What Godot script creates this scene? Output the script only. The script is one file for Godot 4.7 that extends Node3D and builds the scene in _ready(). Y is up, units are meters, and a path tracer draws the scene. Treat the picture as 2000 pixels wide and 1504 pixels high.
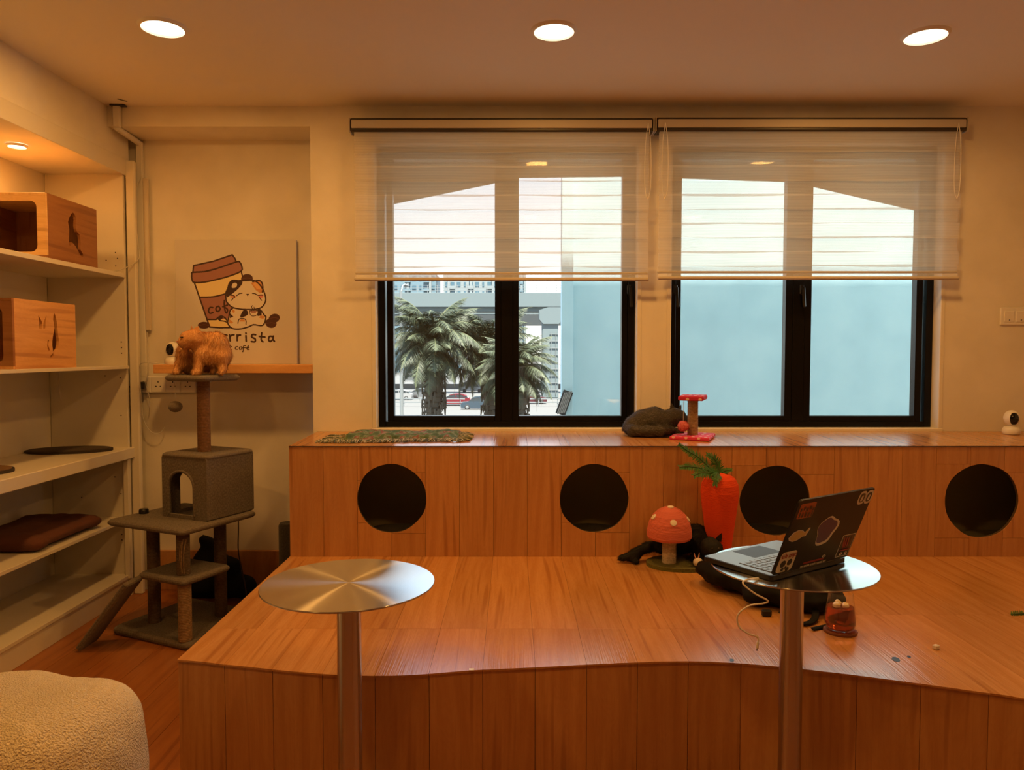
extends Node3D
# A cat lounge: window bench, wooden platform, shelving, cat tree, two steel tables; metres, y up.

var M := {}
var used := {}
var rng := RandomNumberGenerator.new()

# ---------------------------------------------------------------- geometry helpers
class Geo:
	var v := PackedVector3Array()
	var n := PackedVector3Array()
	var u := PackedVector2Array()
	var c := PackedColorArray()
	var idx := PackedInt32Array()
	var colored := false
	var tint := Color.WHITE

	func vert(p: Vector3, nn: Vector3, uv: Vector2) -> void:
		v.append(p); n.append(nn); u.append(uv); c.append(tint)

	# corners run counter-clockwise seen from outside
	func tri(a: Vector3, b: Vector3, d: Vector3, ua := Vector2.ZERO, ub := Vector2.ZERO, ud := Vector2.ZERO) -> void:
		var nn := (b - a).cross(d - a).normalized()
		vert(a, nn, ua); vert(d, nn, ud); vert(b, nn, ub)

	func quad(a: Vector3, b: Vector3, d: Vector3, e: Vector3, ua := Vector2.ZERO, ub := Vector2.ZERO, ud := Vector2.ZERO, ue := Vector2.ZERO) -> void:
		tri(a, b, d, ua, ub, ud); tri(a, d, e, ua, ud, ue)

	func tri_n(a: Vector3, b: Vector3, d: Vector3, na: Vector3, nb: Vector3, nd: Vector3, ua := Vector2.ZERO, ub := Vector2.ZERO, ud := Vector2.ZERO) -> void:
		vert(a, na, ua); vert(d, nd, ud); vert(b, nb, ub)

	# box with chamfered edges
	func box(o: Vector3, s: Vector3, bev := 0.0, basis := Basis(), uvs := 1.0, uvo := Vector2.ZERO) -> Geo:
		var h := s * 0.5
		var ax := [Vector3.RIGHT, Vector3.UP, Vector3.BACK]
		for i in 3:
			for sg in [-1.0, 1.0]:
				var w: Vector3 = ax[i] * sg
				var p: Vector3 = ax[(i + 1) % 3] * sg
				var q: Vector3 = ax[(i + 2) % 3]
				var hp := absf(h.dot(p)) - bev
				var hq := absf(h.dot(q)) - bev
				var f: Vector3 = w * absf(h.dot(w))
				var cs := []
				var us := []
				for k in [[-1, -1], [1, -1], [1, 1], [-1, 1]]:
					cs.append(o + basis * (f + p * hp * k[0] + q * hq * k[1]))
					us.append(Vector2(hp * k[0] * sg, hq * k[1]) * uvs + uvo)
				quad(cs[0], cs[1], cs[2], cs[3], us[0], us[1], us[2], us[3])
		if bev > 0.0:
			for i in 3:
				var a: Vector3 = ax[i]
				var p: Vector3 = ax[(i + 1) % 3]
				var q: Vector3 = ax[(i + 2) % 3]
				var ha := absf(h.dot(a)) - bev
				var hp := absf(h.dot(p))
				var hq := absf(h.dot(q))
				for sp in [-1.0, 1.0]:
					for sq in [-1.0, 1.0]:
						var e1: Vector3 = p * sp * hp + q * sq * (hq - bev)
						var e2: Vector3 = p * sp * (hp - bev) + q * sq * hq
						if sp * sq < 0.0:
							var t := e1; e1 = e2; e2 = t
						quad(o + basis * (e1 - a * ha), o + basis * (e2 - a * ha), o + basis * (e2 + a * ha), o + basis * (e1 + a * ha))
			for sx in [-1.0, 1.0]:
				for sy in [-1.0, 1.0]:
					for sz in [-1.0, 1.0]:
						var p1 := Vector3(sx * h.x, sy * (h.y - bev), sz * (h.z - bev))
						var p2 := Vector3(sx * (h.x - bev), sy * h.y, sz * (h.z - bev))
						var p3 := Vector3(sx * (h.x - bev), sy * (h.y - bev), sz * h.z)
						if sx * sy * sz > 0.0:
							tri(o + basis * p1, o + basis * p2, o + basis * p3)
						else:
							tri(o + basis * p1, o + basis * p3, o + basis * p2)
		return self

	# revolve a profile of (radius, height), listed upwards along the outside
	func lathe(o: Vector3, prof: Array, seg := 32, basis := Basis(), ribs := 0, rib := 0.0, radial_uv := false) -> Geo:
		var sn := []
		for i in prof.size() - 1:
			var d: Vector2 = prof[i + 1] - prof[i]
			sn.append(Vector2(d.y, -d.x).normalized())
		for i in prof.size() - 1:
			var n0: Vector2 = sn[i]
			var n1: Vector2 = sn[i]
			if i > 0 and sn[i - 1].dot(sn[i]) > 0.6:
				n0 = (sn[i - 1] + sn[i]).normalized()
			if i < sn.size() - 1 and sn[i + 1].dot(sn[i]) > 0.6:
				n1 = (sn[i + 1] + sn[i]).normalized()
			var a: Vector2 = prof[i]
			var b: Vector2 = prof[i + 1]
			for k in seg:
				var t0 := TAU * k / seg
				var t1 := TAU * (k + 1) / seg
				var d0 := Vector3(cos(t0), 0, -sin(t0))
				var d1 := Vector3(cos(t1), 0, -sin(t1))
				var r0 := 1.0 + (rib * cos(ribs * t0) if ribs else 0.0)
				var r1 := 1.0 + (rib * cos(ribs * t1) if ribs else 0.0)
				var p00 := o + basis * (d0 * a.x * r0 + Vector3.UP * a.y)
				var p10 := o + basis * (d1 * a.x * r1 + Vector3.UP * a.y)
				var p11 := o + basis * (d1 * b.x * r1 + Vector3.UP * b.y)
				var p01 := o + basis * (d0 * b.x * r0 + Vector3.UP * b.y)
				var m00 := basis * (d0 * n0.x + Vector3.UP * n0.y)
				var m10 := basis * (d1 * n0.x + Vector3.UP * n0.y)
				var m11 := basis * (d1 * n1.x + Vector3.UP * n1.y)
				var m01 := basis * (d0 * n1.x + Vector3.UP * n1.y)
				var ua := Vector2(float(k) / seg, a.y + a.x)
				var ub := Vector2(float(k + 1) / seg, a.y + a.x)
				var uc := Vector2(float(k + 1) / seg, b.y + b.x)
				var ud := Vector2(float(k) / seg, b.y + b.x)
				if radial_uv:
					ua = Vector2(a.x, t0); ub = Vector2(a.x, t1); uc = Vector2(b.x, t1); ud = Vector2(b.x, t0)
				if b.x > 0.0:
					tri_n(p00, p11, p01, m00, m11, m01, ua, uc, ud)
				if a.x > 0.0:
					tri_n(p00, p10, p11, m00, m10, m11, ua, ub, uc)
		return self

	func tube(path: Array, rad, seg := 8, flat := 1.0) -> Geo:
		var cnt := path.size()
		var t0: Vector3 = (path[1] - path[0]).normalized()
		var up := Vector3.UP if absf(t0.y) < 0.9 else Vector3.RIGHT
		var side := t0.cross(up).normalized()
		var rings := []
		var norms := []
		for i in cnt:
			var t: Vector3 = (path[mini(i + 1, cnt - 1)] - path[maxi(i - 1, 0)]).normalized()
			side = (side - t * side.dot(t)).normalized()
			var up2 := t.cross(side)
			var r: float = rad if rad is float else rad[i]
			var ring := []
			var rn := []
			for k in seg:
				var a := TAU * k / seg
				var d := side * cos(a) + up2 * sin(a) * flat
				ring.append(path[i] + d * r)
				rn.append((side * cos(a) * flat + up2 * sin(a)).normalized())
			rings.append(ring); norms.append(rn)
		for i in cnt - 1:
			for k in seg:
				var l := (k + 1) % seg
				tri_n(rings[i][k], rings[i][l], rings[i + 1][l], norms[i][k], norms[i][l], norms[i + 1][l])
				tri_n(rings[i][k], rings[i + 1][l], rings[i + 1][k], norms[i][k], norms[i + 1][l], norms[i + 1][k])
		for k in range(1, seg - 1):
			tri(rings[0][0], rings[0][k + 1], rings[0][k])
			tri(rings[cnt - 1][0], rings[cnt - 1][k], rings[cnt - 1][k + 1])
		return self

	# flat polygon (a, b) -> o + ax * a + ay * b, given a thickness away from its face
	func prism(poly: PackedVector2Array, o: Vector3, ax: Vector3, ay: Vector3, thick: float, uvs := Vector2.ONE, uvo := Vector2.ZERO) -> Geo:
		var area := 0.0
		for i in poly.size():
			area += poly[i].cross(poly[(i + 1) % poly.size()])
		if area < 0.0:
			poly.reverse()
		var nn := ax.cross(ay).normalized()
		var f := PackedVector3Array()
		for p in poly:
			f.append(o + ax * p.x + ay * p.y)
		var t := Geometry2D.triangulate_polygon(poly)
		for i in range(0, t.size(), 3):
			var a := t[i]
			var b := t[i + 1]
			var d := t[i + 2]
			if (poly[b] - poly[a]).cross(poly[d] - poly[a]) < 0.0:
				var s := b; b = d; d = s
			tri(f[a], f[b], f[d], poly[a] * uvs + uvo, poly[b] * uvs + uvo, poly[d] * uvs + uvo)
			if thick > 0.0:
				tri(f[a] - nn * thick, f[d] - nn * thick, f[b] - nn * thick, poly[a] * uvs + uvo, poly[d] * uvs + uvo, poly[b] * uvs + uvo)
		if thick > 0.0:
			for i in poly.size():
				var j := (i + 1) % poly.size()
				quad(f[i] - nn * thick, f[j] - nn * thick, f[j], f[i], poly[i] * uvs + uvo, poly[j] * uvs + uvo, poly[j] * uvs + uvo, poly[i] * uvs + uvo)
		return self

	func swap_uv() -> Geo:
		for i in u.size():
			u[i] = Vector2(u[i].y, u[i].x)
		return self

	func sphere(o: Vector3, r: Vector3, seg := 16, rings := 10) -> Geo:
		for i in rings:
			var a0 := PI * i / rings - PI / 2
			var a1 := PI * (i + 1) / rings - PI / 2
			for k in seg:
				var b0 := TAU * k / seg
				var b1 := TAU * (k + 1) / seg
				var q := []
				for w in [[a0, b0], [a0, b1], [a1, b1], [a1, b0]]:
					q.append(Vector3(cos(w[0]) * cos(w[1]), sin(w[0]), -cos(w[0]) * sin(w[1])))
				var nn := []
				for w in q:
					nn.append((w / r).normalized())
				if i > 0:
					tri_n(o + q[0] * r, o + q[1] * r, o + q[2] * r, nn[0], nn[1], nn[2])
				if i < rings - 1:
					tri_n(o + q[0] * r, o + q[2] * r, o + q[3] * r, nn[0], nn[2], nn[3])
		return self

	func mesh() -> ArrayMesh:
		var arr := []
		arr.resize(Mesh.ARRAY_MAX)
		arr[Mesh.ARRAY_VERTEX] = v
		arr[Mesh.ARRAY_NORMAL] = n
		arr[Mesh.ARRAY_TEX_UV] = u
		if colored:
			arr[Mesh.ARRAY_COLOR] = c
		if idx.size():
			arr[Mesh.ARRAY_INDEX] = idx
		var m := ArrayMesh.new()
		m.add_surface_from_arrays(Mesh.PRIMITIVE_TRIANGLES, arr)
		return m


func numbered(called: String) -> String:
	used[called] = used.get(called, -1) + 1
	return called if used[called] == 0 else "%s_%03d" % [called, used[called]]

func tag(o: Node, label := "", category := "", group := "", kind := "") -> Node:
	for p in [["label", label], ["category", category], ["group", group], ["kind", kind]]:
		if p[1] != "":
			o.set_meta(p[0], p[1])
	return o

func thing(called: String, label: String, category: String, at := Vector3.ZERO, turn := 0.0, group := "", kind := "") -> Node3D:
	var o := Node3D.new()
	o.name = numbered(called)
	add_child(o)
	o.position = at
	o.rotation.y = turn
	tag(o, label, category, group, kind)
	return o

# commits a shape (or a shared mesh) as one named mesh
func obj(called: String, g, m: Material, parent: Node = null, at := Vector3.ZERO) -> MeshInstance3D:
	var o := MeshInstance3D.new()
	o.name = numbered(called) if parent == null else called
	o.mesh = g.mesh() if g is Geo else g
	o.material_override = m
	(self if parent == null else parent).add_child(o, true)
	o.position = at
	return o

func struct(called: String, g, m: Material, label := "") -> MeshInstance3D:
	var o := obj(called, g, m)
	tag(o, label, "", "", "structure")
	return o

func lin(r: float, g: float, b: float, a := 1.0) -> Color:
	var k := Color(r, g, b).linear_to_srgb()
	k.a = a
	return k

func mat(called: String, col: Color, rough := 0.7, metal := 0.0) -> StandardMaterial3D:
	var m := StandardMaterial3D.new()
	m.resource_name = called
	m.albedo_color = col
	m.roughness = rough
	m.metallic = metal
	M[called] = m
	return m

func noise(freq: float, octaves := 3, sd := 1, kind := FastNoiseLite.TYPE_SIMPLEX_SMOOTH) -> FastNoiseLite:
	var f := FastNoiseLite.new()
	f.noise_type = kind
	f.frequency = freq
	f.fractal_octaves = octaves
	f.seed = sd
	return f

func noise_tex(freq: float, octaves: int, sd: int, ramp := [], size := 512, kind := FastNoiseLite.TYPE_SIMPLEX_SMOOTH) -> NoiseTexture2D:
	var t := NoiseTexture2D.new()
	t.width = size; t.height = size
	t.seamless = true
	t.noise = noise(freq, octaves, sd, kind)
	if ramp.size():
		var gr := Gradient.new()
		gr.offsets = PackedFloat32Array(ramp.map(func(r): return r[0]))
		gr.colors = PackedColorArray(ramp.map(func(r): return r[1]))
		t.color_ramp = gr
	return t

func relief(m: StandardMaterial3D, tex: Texture2D, depth_cm: float, scale := 0.0) -> void:
	m.heightmap_enabled = true
	m.heightmap_texture = tex
	m.heightmap_scale = depth_cm
	if scale > 0.0:
		m.uv1_triplanar = true
		m.uv1_scale = Vector3.ONE * scale

func smooth_path(p: Array, sub := 6, closed := false) -> Array:
	var out := []
	var cnt := p.size()
	for i in (cnt if closed else cnt - 1):
		var a = p[(i - 1 + cnt) % cnt] if closed or i > 0 else p[i]
		var b = p[i]
		var c = p[(i + 1) % cnt]
		var d = p[(i + 2) % cnt] if closed or i < cnt - 2 else c
		for k in sub:
			out.append(b.cubic_interpolate(c, a, d, float(k) / sub))
	if not closed:
		out.append(p[cnt - 1])
	return out

func circle2(cx: float, cy: float, r: float, seg := 40, ry := 0.0) -> PackedVector2Array:
	var out := PackedVector2Array()
	for i in seg:
		out.append(Vector2(cx + r * cos(TAU * i / seg), cy + (ry if ry > 0.0 else r) * sin(TAU * i / seg)))
	return out

func round_rect(x0: float, y0: float, x1: float, y1: float, r: float, seg := 5) -> PackedVector2Array:
	var out := PackedVector2Array()
	for q in [[x1 - r, y0 + r, -PI / 2], [x1 - r, y1 - r, 0.0], [x0 + r, y1 - r, PI / 2], [x0 + r, y0 + r, PI]]:
		for k in seg + 1:
			var a: float = q[2] + PI / 2 * k / seg
			out.append(Vector2(q[0] + r * cos(a), q[1] + r * sin(a)))
	return out

# polygon with holes -> pieces without holes, cut in strips through each hole's middle
func with_holes(outer: PackedVector2Array, holes: Array) -> Array:
	var cuts := []
	for h in holes:
		var c := Vector2.ZERO
		for p in h:
			c += p
		cuts.append((c / h.size()).x)
	cuts.sort()
	var xs := [-1e3] + cuts + [1e3]
	var out := []
	for i in xs.size() - 1:
		var strip := PackedVector2Array([Vector2(xs[i], -1e3), Vector2(xs[i + 1], -1e3), Vector2(xs[i + 1], 1e3), Vector2(xs[i], 1e3)])
		var parts: Array = Geometry2D.intersect_polygons(outer, strip)
		for h in holes:
			var next := []
			for p in parts:
				next.append_array(Geometry2D.clip_polygons(p, h))
			parts = next
		out.append_array(parts)
	return out

# one smooth skin round tapered bones [a, b, radius a, radius b] (surface nets); carve = bones taken away
func skin(bones: Array, cell: float, k: float, wob := 0.0, wob_freq := 30.0, carve := [], stretch := Vector3.ONE) -> Geo:
	var lo := Vector3.ONE * 1e3
	var hi := -lo
	for b in bones:
		for e in [[b[0], b[2]], [b[1], b[3]]]:
			lo = lo.min(e[0] - Vector3.ONE * (e[1] + cell * 3 + wob))
			hi = hi.max(e[0] + Vector3.ONE * (e[1] + cell * 3 + wob))
	var nx := int((hi.x - lo.x) / cell) + 2
	var ny := int((hi.y - lo.y) / cell) + 2
	var nz := int((hi.z - lo.z) / cell) + 2
	var nf := noise(wob_freq, 2, 7)
	var cnt := bones.size()
	var pa := PackedVector3Array()
	var pd := PackedVector3Array()
	var il := PackedFloat32Array()
	var ra := PackedFloat32Array()
	var rb := PackedFloat32Array()
	for b in bones:
		pa.append(b[0])
		pd.append(b[1] - b[0])
		il.append(1.0 / maxf((b[1] - b[0]).length_squared(), 1e-9))
		ra.append(b[2]); rb.append(b[3] - b[2])
	var f := PackedFloat32Array()
	f.resize(nx * ny * nz)
	var at := 0
	for z in nz:
		for y in ny:
			for x in nx:
				var p := lo + Vector3(x, y, z) * cell
				var d := 1e3
				for i in cnt:
					var w := p - pa[i]
					var t := clampf(w.dot(pd[i]) * il[i], 0.0, 1.0)
					var e := (w - pd[i] * t).length() - ra[i] - rb[i] * t
					if e < d - k:
						d = e
					elif e < d + k:
						var h := (k - absf(d - e)) / k
						d = minf(d, e) - h * h * k * 0.25
				if wob > 0.0 and absf(d) < wob * 3.0:
					d += nf.get_noise_3dv(p) * wob
				for cb in carve:
					var w: Vector3 = p - cb[0]
					var dd: Vector3 = cb[1] - cb[0]
					var t := clampf(w.dot(dd) / maxf(dd.length_squared(), 1e-9), 0.0, 1.0)
					d = maxf(d, cb[2] - (w - dd * t).length())
				f[at] = d
				at += 1
	var g := Geo.new()
	var id := {}
	var sy := nx
	var sz := nx * ny
	for z in nz - 1:
		for y in ny - 1:
			for x in nx - 1:
				var o := x + y * sy + z * sz
				var s := 0
				for q in 8:
					if f[o + (q & 1) + (q >> 1 & 1) * sy + (q >> 2) * sz] < 0.0:
						s += 1
				if s == 0 or s == 8:
					continue
				var sum := Vector3.ZERO
				var m := 0
				for e in [[0, 1], [2, 3], [4, 5], [6, 7], [0, 2], [1, 3], [4, 6], [5, 7], [0, 4], [1, 5], [2, 6], [3, 7]]:
					var a: int = e[0]
					var b: int = e[1]
					var fa := f[o + (a & 1) + (a >> 1 & 1) * sy + (a >> 2) * sz]
					var fb := f[o + (b & 1) + (b >> 1 & 1) * sy + (b >> 2) * sz]
					if (fa < 0.0) != (fb < 0.0):
						var t := fa / (fa - fb)
						var va := Vector3(a & 1, a >> 1 & 1, a >> 2)
						var vb := Vector3(b & 1, b >> 1 & 1, b >> 2)
						sum += va.lerp(vb, t)
						m += 1
				id[o] = g.v.size()
				g.vert((lo + (Vector3(x, y, z) + sum / m) * cell) * stretch, Vector3.ZERO, Vector2.ZERO)
	var steps := [1, sy, sz]
	for z in range(1, nz - 1):
		for y in range(1, ny - 1):
			for x in range(1, nx - 1):
				var o := x + y * sy + z * sz
				for ax in 3:
					var inside := f[o] < 0.0
					if inside == (f[o + steps[ax]] < 0.0):
						continue
					var b1: int = steps[(ax + 1) % 3]
					var b2: int = steps[(ax + 2) % 3]
					var q := [id[o - b1 - b2], id[o - b2], id[o], id[o - b1]]
					if not inside:
						q.reverse()
					for t in [[0, 1, 2], [0, 2, 3]]:
						var i0: int = q[t[0]]
						var i1: int = q[t[1]]
						var i2: int = q[t[2]]
						var nn := (g.v[i1] - g.v[i0]).cross(g.v[i2] - g.v[i0])
						g.n[i0] += nn; g.n[i1] += nn; g.n[i2] += nn
						g.idx.append_array([i0, i2, i1])
	for i in g.n.size():
		g.n[i] = g.n[i].normalized()
	return g

# short strands on a skin, combed along a direction field
func fur(g: Geo, count: int, length: float, width: float, comb: Callable, tones: Array, sd: int, short := []) -> Geo:
	var r := RandomNumberGenerator.new()
	r.seed = sd
	var out := Geo.new()
	out.colored = true
	var tris := g.idx.size() / 3
	for i in count:
		var t := r.randi_range(0, tris - 1) * 3
		var a := r.randf()
		var b := r.randf()
		if a + b > 1.0:
			a = 1.0 - a; b = 1.0 - b
		var p := g.v[g.idx[t]] * (1 - a - b) + g.v[g.idx[t + 1]] * a + g.v[g.idx[t + 2]] * b
		var nn := g.n[g.idx[t]]
		var flow: Vector3 = comb.call(p)
		flow = flow - nn * flow.dot(nn)
		var d := (nn * r.randf_range(0.15, 0.5) + flow.normalized() * 0.9 + Vector3(r.randf_range(-1, 1), r.randf_range(-1, 1), r.randf_range(-1, 1)) * 0.35).normalized()
		var side := d.cross(nn).normalized() * width * 0.5
		var l := length * r.randf_range(0.5, 1.2)
		if short.size() and p.distance_to(short[0]) < short[1]:
			l *= 0.35
		out.tint = tones[r.randi_range(0, tones.size() - 1)]
		var tip := p + d * l - Vector3.UP * l * 0.15
		var mid := p + d * l * 0.55
		tip.y = maxf(tip.y, minf(p.y, 0.001))
		out.tri_n(p - side, p + side, mid + side * 0.8, nn, nn, nn)
		out.tri_n(p - side, mid + side * 0.8, mid - side * 0.8, nn, nn, nn)
		out.tri_n(mid - side * 0.8, mid + side * 0.8, tip, nn, nn, nn)
	return out

# ---------------------------------------------------------------- wood, paint, cloth
# grain runs along v; rows are 1024 long
func wood_images(sd: int) -> Array:
	var w := 256
	var h := 512
	var col := Image.create(w, h, false, Image.FORMAT_RGB8)
	var hgt := Image.create(w, h, false, Image.FORMAT_L8)
	var n1 := noise(1.0, 3, sd)
	var n2 := noise(1.0, 2, sd + 1)
	var n3 := noise(1.0, 1, sd + 2)
	var light := Color(0.62, 0.315, 0.115)
	var mid := Color(0.53, 0.245, 0.080)
	var dark := Color(0.27, 0.085, 0.022)
	for y in h:
		# wraps round in v
		var a := TAU * y / h
		var cy := cos(a) * 1.0
		var sy := sin(a) * 1.0
		for x in w:
			var b := TAU * x / w
			var cx := cos(b)
			var sx := sin(b)
			# torus-like coordinates: slow along v, quick across u
			var warp := n1.get_noise_3d(cx * 1.2 + cy * 0.7, sx * 1.2, sy * 0.7)
			var rings := sin((x / float(w) * 9.0 + warp * 5.0) * TAU)
			var broad := n1.get_noise_3d(cx * 2.6 + 9.0, sx * 2.6 + cy * 0.55, sy * 0.55)
			var fine := n2.get_noise_3d(cx * 30.0 + 3.0, sx * 30.0 + cy * 0.7, sy * 0.7)
			var streak := n3.get_noise_3d(cx * 3.0 - 5.0 + cy * 0.30, sx * 3.0, sy * 0.30)
			var t := clampf(0.5 + broad * 0.8 + rings * 0.13 + fine * 0.16, 0.0, 1.0)
			var c := mid.lerp(light, t)
			var k := smoothstep(0.42, 0.80, streak + fine * 0.10)
			c = c.lerp(dark, k * 0.45)
			c = c.lerp(dark, clampf(-fine - 0.25, 0.0, 1.0) * 0.28)
			col.set_pixel(x, y, c.linear_to_srgb())
			var e := clampf(0.55 + fine * 0.9 + rings * 0.10, 0.0, 1.0)
			hgt.set_pixel(x, y, Color(e, e, e))
	return [ImageTexture.create_from_image(col), ImageTexture.create_from_image(hgt)]

func wood_materials(called: String, tex: Array, tints: Array, rough: float, depth: float) -> Array:
	var out := []
	for i in tints.size():
		var m := mat("%s_%d" % [called, i], tints[i], rough)
		m.albedo_texture = tex[0]
		m.metallic_specular = 0.6
		if depth > 0.0:
			relief(m, tex[1], depth)
		m.texture_filter = BaseMaterial3D.TEXTURE_FILTER_LINEAR_WITH_MIPMAPS
		out.append(m)
	return out

func carpet(called: String, col: Color, dark: Color, depth := 0.12, scale := 14.0) -> StandardMaterial3D:
	var m := mat(called, Color.WHITE, 0.95)
	m.albedo_texture = noise_tex(0.012, 5, called.length() + 3, [[0.15, dark], [0.85, col]])
	relief(m, noise_tex(0.16, 2, 5), depth, scale)
	m.rim_enabled = true
	m.rim = 0.25
	return m

func make_materials() -> void:
	var paint := mat("wall_paint", Color.WHITE, 0.75)
	paint.albedo_texture = noise_tex(0.006, 4, 3, [[0.2, lin(0.74, 0.695, 0.60)], [0.8, lin(0.82, 0.775, 0.68)]])
	relief(paint, noise_tex(0.05, 4, 8), 0.05, 0.7)
	var cp := mat("ceiling_paint", lin(0.80, 0.755, 0.68), 0.8)
	relief(cp, noise_tex(0.02, 3, 6), 0.03, 0.8)
	mat("shelf_laminate", lin(0.74, 0.69, 0.58), 0.42)
	mat("shelf_edge", lin(0.66, 0.58, 0.46), 0.5)
	mat("white_plastic", lin(0.82, 0.80, 0.76), 0.3)
	mat("black_plastic", lin(0.012, 0.012, 0.013), 0.3)
	mat("black_gloss", lin(0.006, 0.006, 0.007), 0.06)
	mat("window_frame", lin(0.006, 0.0055, 0.0055), 0.3).metallic_specular = 0.3
	mat("grey_wire", lin(0.6, 0.58, 0.52), 0.5)
	var glass := mat("glass", Color(1, 1, 1, 0.02), 0.0)
	glass.transparency = BaseMaterial3D.TRANSPARENCY_ALPHA
	var w1 := wood_images(11)
	var tints := [lin(0.96, 0.96, 0.96), lin(0.92, 0.91, 0.90), lin(1.0, 0.99, 0.98), lin(0.88, 0.87, 0.86)]
	M.top_wood = wood_materials("top_wood", w1, tints, 0.20, 0.03)
	M.front_wood = wood_materials("front_wood", w1, tints, 0.36, 0.015)
	M.floor_wood = wood_materials("floor_wood", w1, [lin(0.60, 0.42, 0.28), lin(0.54, 0.38, 0.25), lin(0.66, 0.46, 0.30)], 0.36, 0.02)
	M.ply = wood_materials("plywood", w1, [lin(1.25, 1.32, 1.32)], 0.5, 0.01)[0]
	M.ply_dark = wood_materials("brown_plywood", w1, [lin(0.60, 0.50, 0.42)], 0.5, 0.01)[0]
	M.pale_ply = wood_materials("pale_plywood", w1, [lin(1.5, 1.9, 2.3)], 0.5, 0.01)[0]
	mat("dark_seam", lin(0.05, 0.022, 0.010), 0.8)
	mat("board_core", lin(0.07, 0.04, 0.02), 0.8)
	mat("inner_dark", lin(0.52, 0.46, 0.28), 0.85)
	carpet("grey_carpet", lin(0.235, 0.195, 0.155), lin(0.115, 0.095, 0.078))
	carpet("dark_carpet", lin(0.075, 0.062, 0.05), lin(0.035, 0.03, 0.026))
	var sisal := mat("sisal_rope", lin(0.40, 0.27, 0.15), 0.9)
	sisal.albedo_texture = noise_tex(0.03, 4, 2, [[0.2, lin(0.55, 0.55, 0.55)], [0.8, Color.WHITE]])
	sisal.uv1_triplanar = true
	sisal.uv1_scale = Vector3.ONE * 5
	# turned steel: grain runs in circles, so highlights stretch along the radius (u runs along the radius)
	var steel := mat("brushed_steel", lin(0.62, 0.605, 0.58), 0.20, 1.0)
	steel.anisotropy_enabled = true
	steel.anisotropy = 1.0
	var pole := mat("pole_steel", lin(0.55, 0.52, 0.49), 0.24, 1.0)
	pole.anisotropy_enabled = true
	pole.anisotropy = -0.9
	for rp in [["dark_rope", lin(0.17, 0.12, 0.08)], ["brown_rope", lin(0.30, 0.16, 0.085)]]:
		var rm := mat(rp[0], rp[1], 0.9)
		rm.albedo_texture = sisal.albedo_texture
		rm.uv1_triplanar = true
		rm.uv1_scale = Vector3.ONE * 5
	var bc := mat("black_cloth", lin(0.010, 0.0095, 0.0095), 0.7)
	relief(bc, noise_tex(0.2, 2, 5), 0.04, 6.0)
	bc.metallic_specular = 0.25
	var pr := mat("pale_rope", lin(0.72, 0.60, 0.46), 0.9)
	pr.albedo_texture = sisal.albedo_texture
	pr.uv1_triplanar = true
	pr.uv1_scale = Vector3.ONE * 5
	mat("felt_pink", lin(0.75, 0.42, 0.38), 0.9)
	mat("pompom_pink", lin(0.75, 0.17, 0.18), 0.9)
	for dm in [["pink_dots", lin(0.66, 0.045, 0.13)], ["crimson_dots", lin(0.50, 0.022, 0.07)]]:
		var im := Image.create(96, 96, false, Image.FORMAT_RGB8)
		im.fill(dm[1])
		for x in 96:
			for y in 96:
				if Vector2(x - 24, y - 24).length() < 13.0 or Vector2(x - 72, y - 72).length() < 13.0:
					im.set_pixel(x, y, lin(0.78, 0.58, 0.56))
		var pd := mat(dm[0], Color.WHITE, 0.85)
		pd.albedo_texture = ImageTexture.create_from_image(im)
		pd.uv1_triplanar = true
		pd.uv1_scale = Vector3.ONE * 17.0
	var ft := mat("fur_tinted", Color.WHITE, 0.75)
	ft.vertex_color_use_as_albedo = true
	ft.cull_mode = BaseMaterial3D.CULL_DISABLED
	var tw := mat("throw_weave", Color.WHITE, 0.95)
	tw.albedo_texture = noise_tex(0.007, 4, 21, [[0.0, lin(0.05, 0.09, 0.04)], [0.40, lin(0.12, 0.19, 0.08)], [0.54, lin(0.26, 0.28, 0.20)], [0.62, lin(0.11, 0.17, 0.07)], [0.70, lin(0.30, 0.075, 0.07)], [0.9, lin(0.33, 0.28, 0.21)]])
	relief(tw, noise_tex(0.18, 2, 4), 0.3, 0.0)
	mat("coaster_wood", lin(0.22, 0.075, 0.028), 0.6)
	var cg := mat("cup_glass", Color(0.95, 0.97, 0.96, 0.03), 0.04)
	cg.transparency = BaseMaterial3D.TRANSPARENCY_ALPHA
	var rd := mat("red_drink", lin(0.62, 0.10, 0.035, 0.12), 0.05)
	rd.refraction_enabled = true
	rd.refraction_scale = 0.033
	rd.transparency = BaseMaterial3D.TRANSPARENCY_ALPHA
	mat("ice", lin(0.80, 0.66, 0.40), 0.25)
	var bo := mat("boucle", Color.WHITE, 0.95)
	bo.albedo_texture = noise_tex(0.06, 4, 5, [[0.2, lin(0.76, 0.65, 0.47)], [0.75, lin(0.90, 0.80, 0.62)]])
	relief(bo, noise_tex(0.065, 3, 15), 1.0, 5.0)
	bo.rim_enabled = true
	bo.rim = 0.3
	mat("card_mat", lin(0.10, 0.075, 0.06), 0.9)
	mat("card_brown", lin(0.26, 0.15, 0.07), 0.9)
	mat("card_rim", lin(0.035, 0.025, 0.02), 0.8)
	var bf := mat("brown_fleece", lin(0.13, 0.045, 0.028), 0.95)
	relief(bf, noise_tex(0.09, 3, 2), 0.2, 8.0)
	mat("awning_grey", lin(0.20, 0.19, 0.18), 0.8)
	mat("poster_edge", lin(0.5, 0.46, 0.42), 0.7)
	mat("trunk_paint", lin(0.76, 0.73, 0.66), 0.5)
	mat("switch_white", lin(0.80, 0.78, 0.74), 0.35)
	mat("metal_grey", lin(0.35, 0.34, 0.33), 0.4, 0.8)

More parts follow.
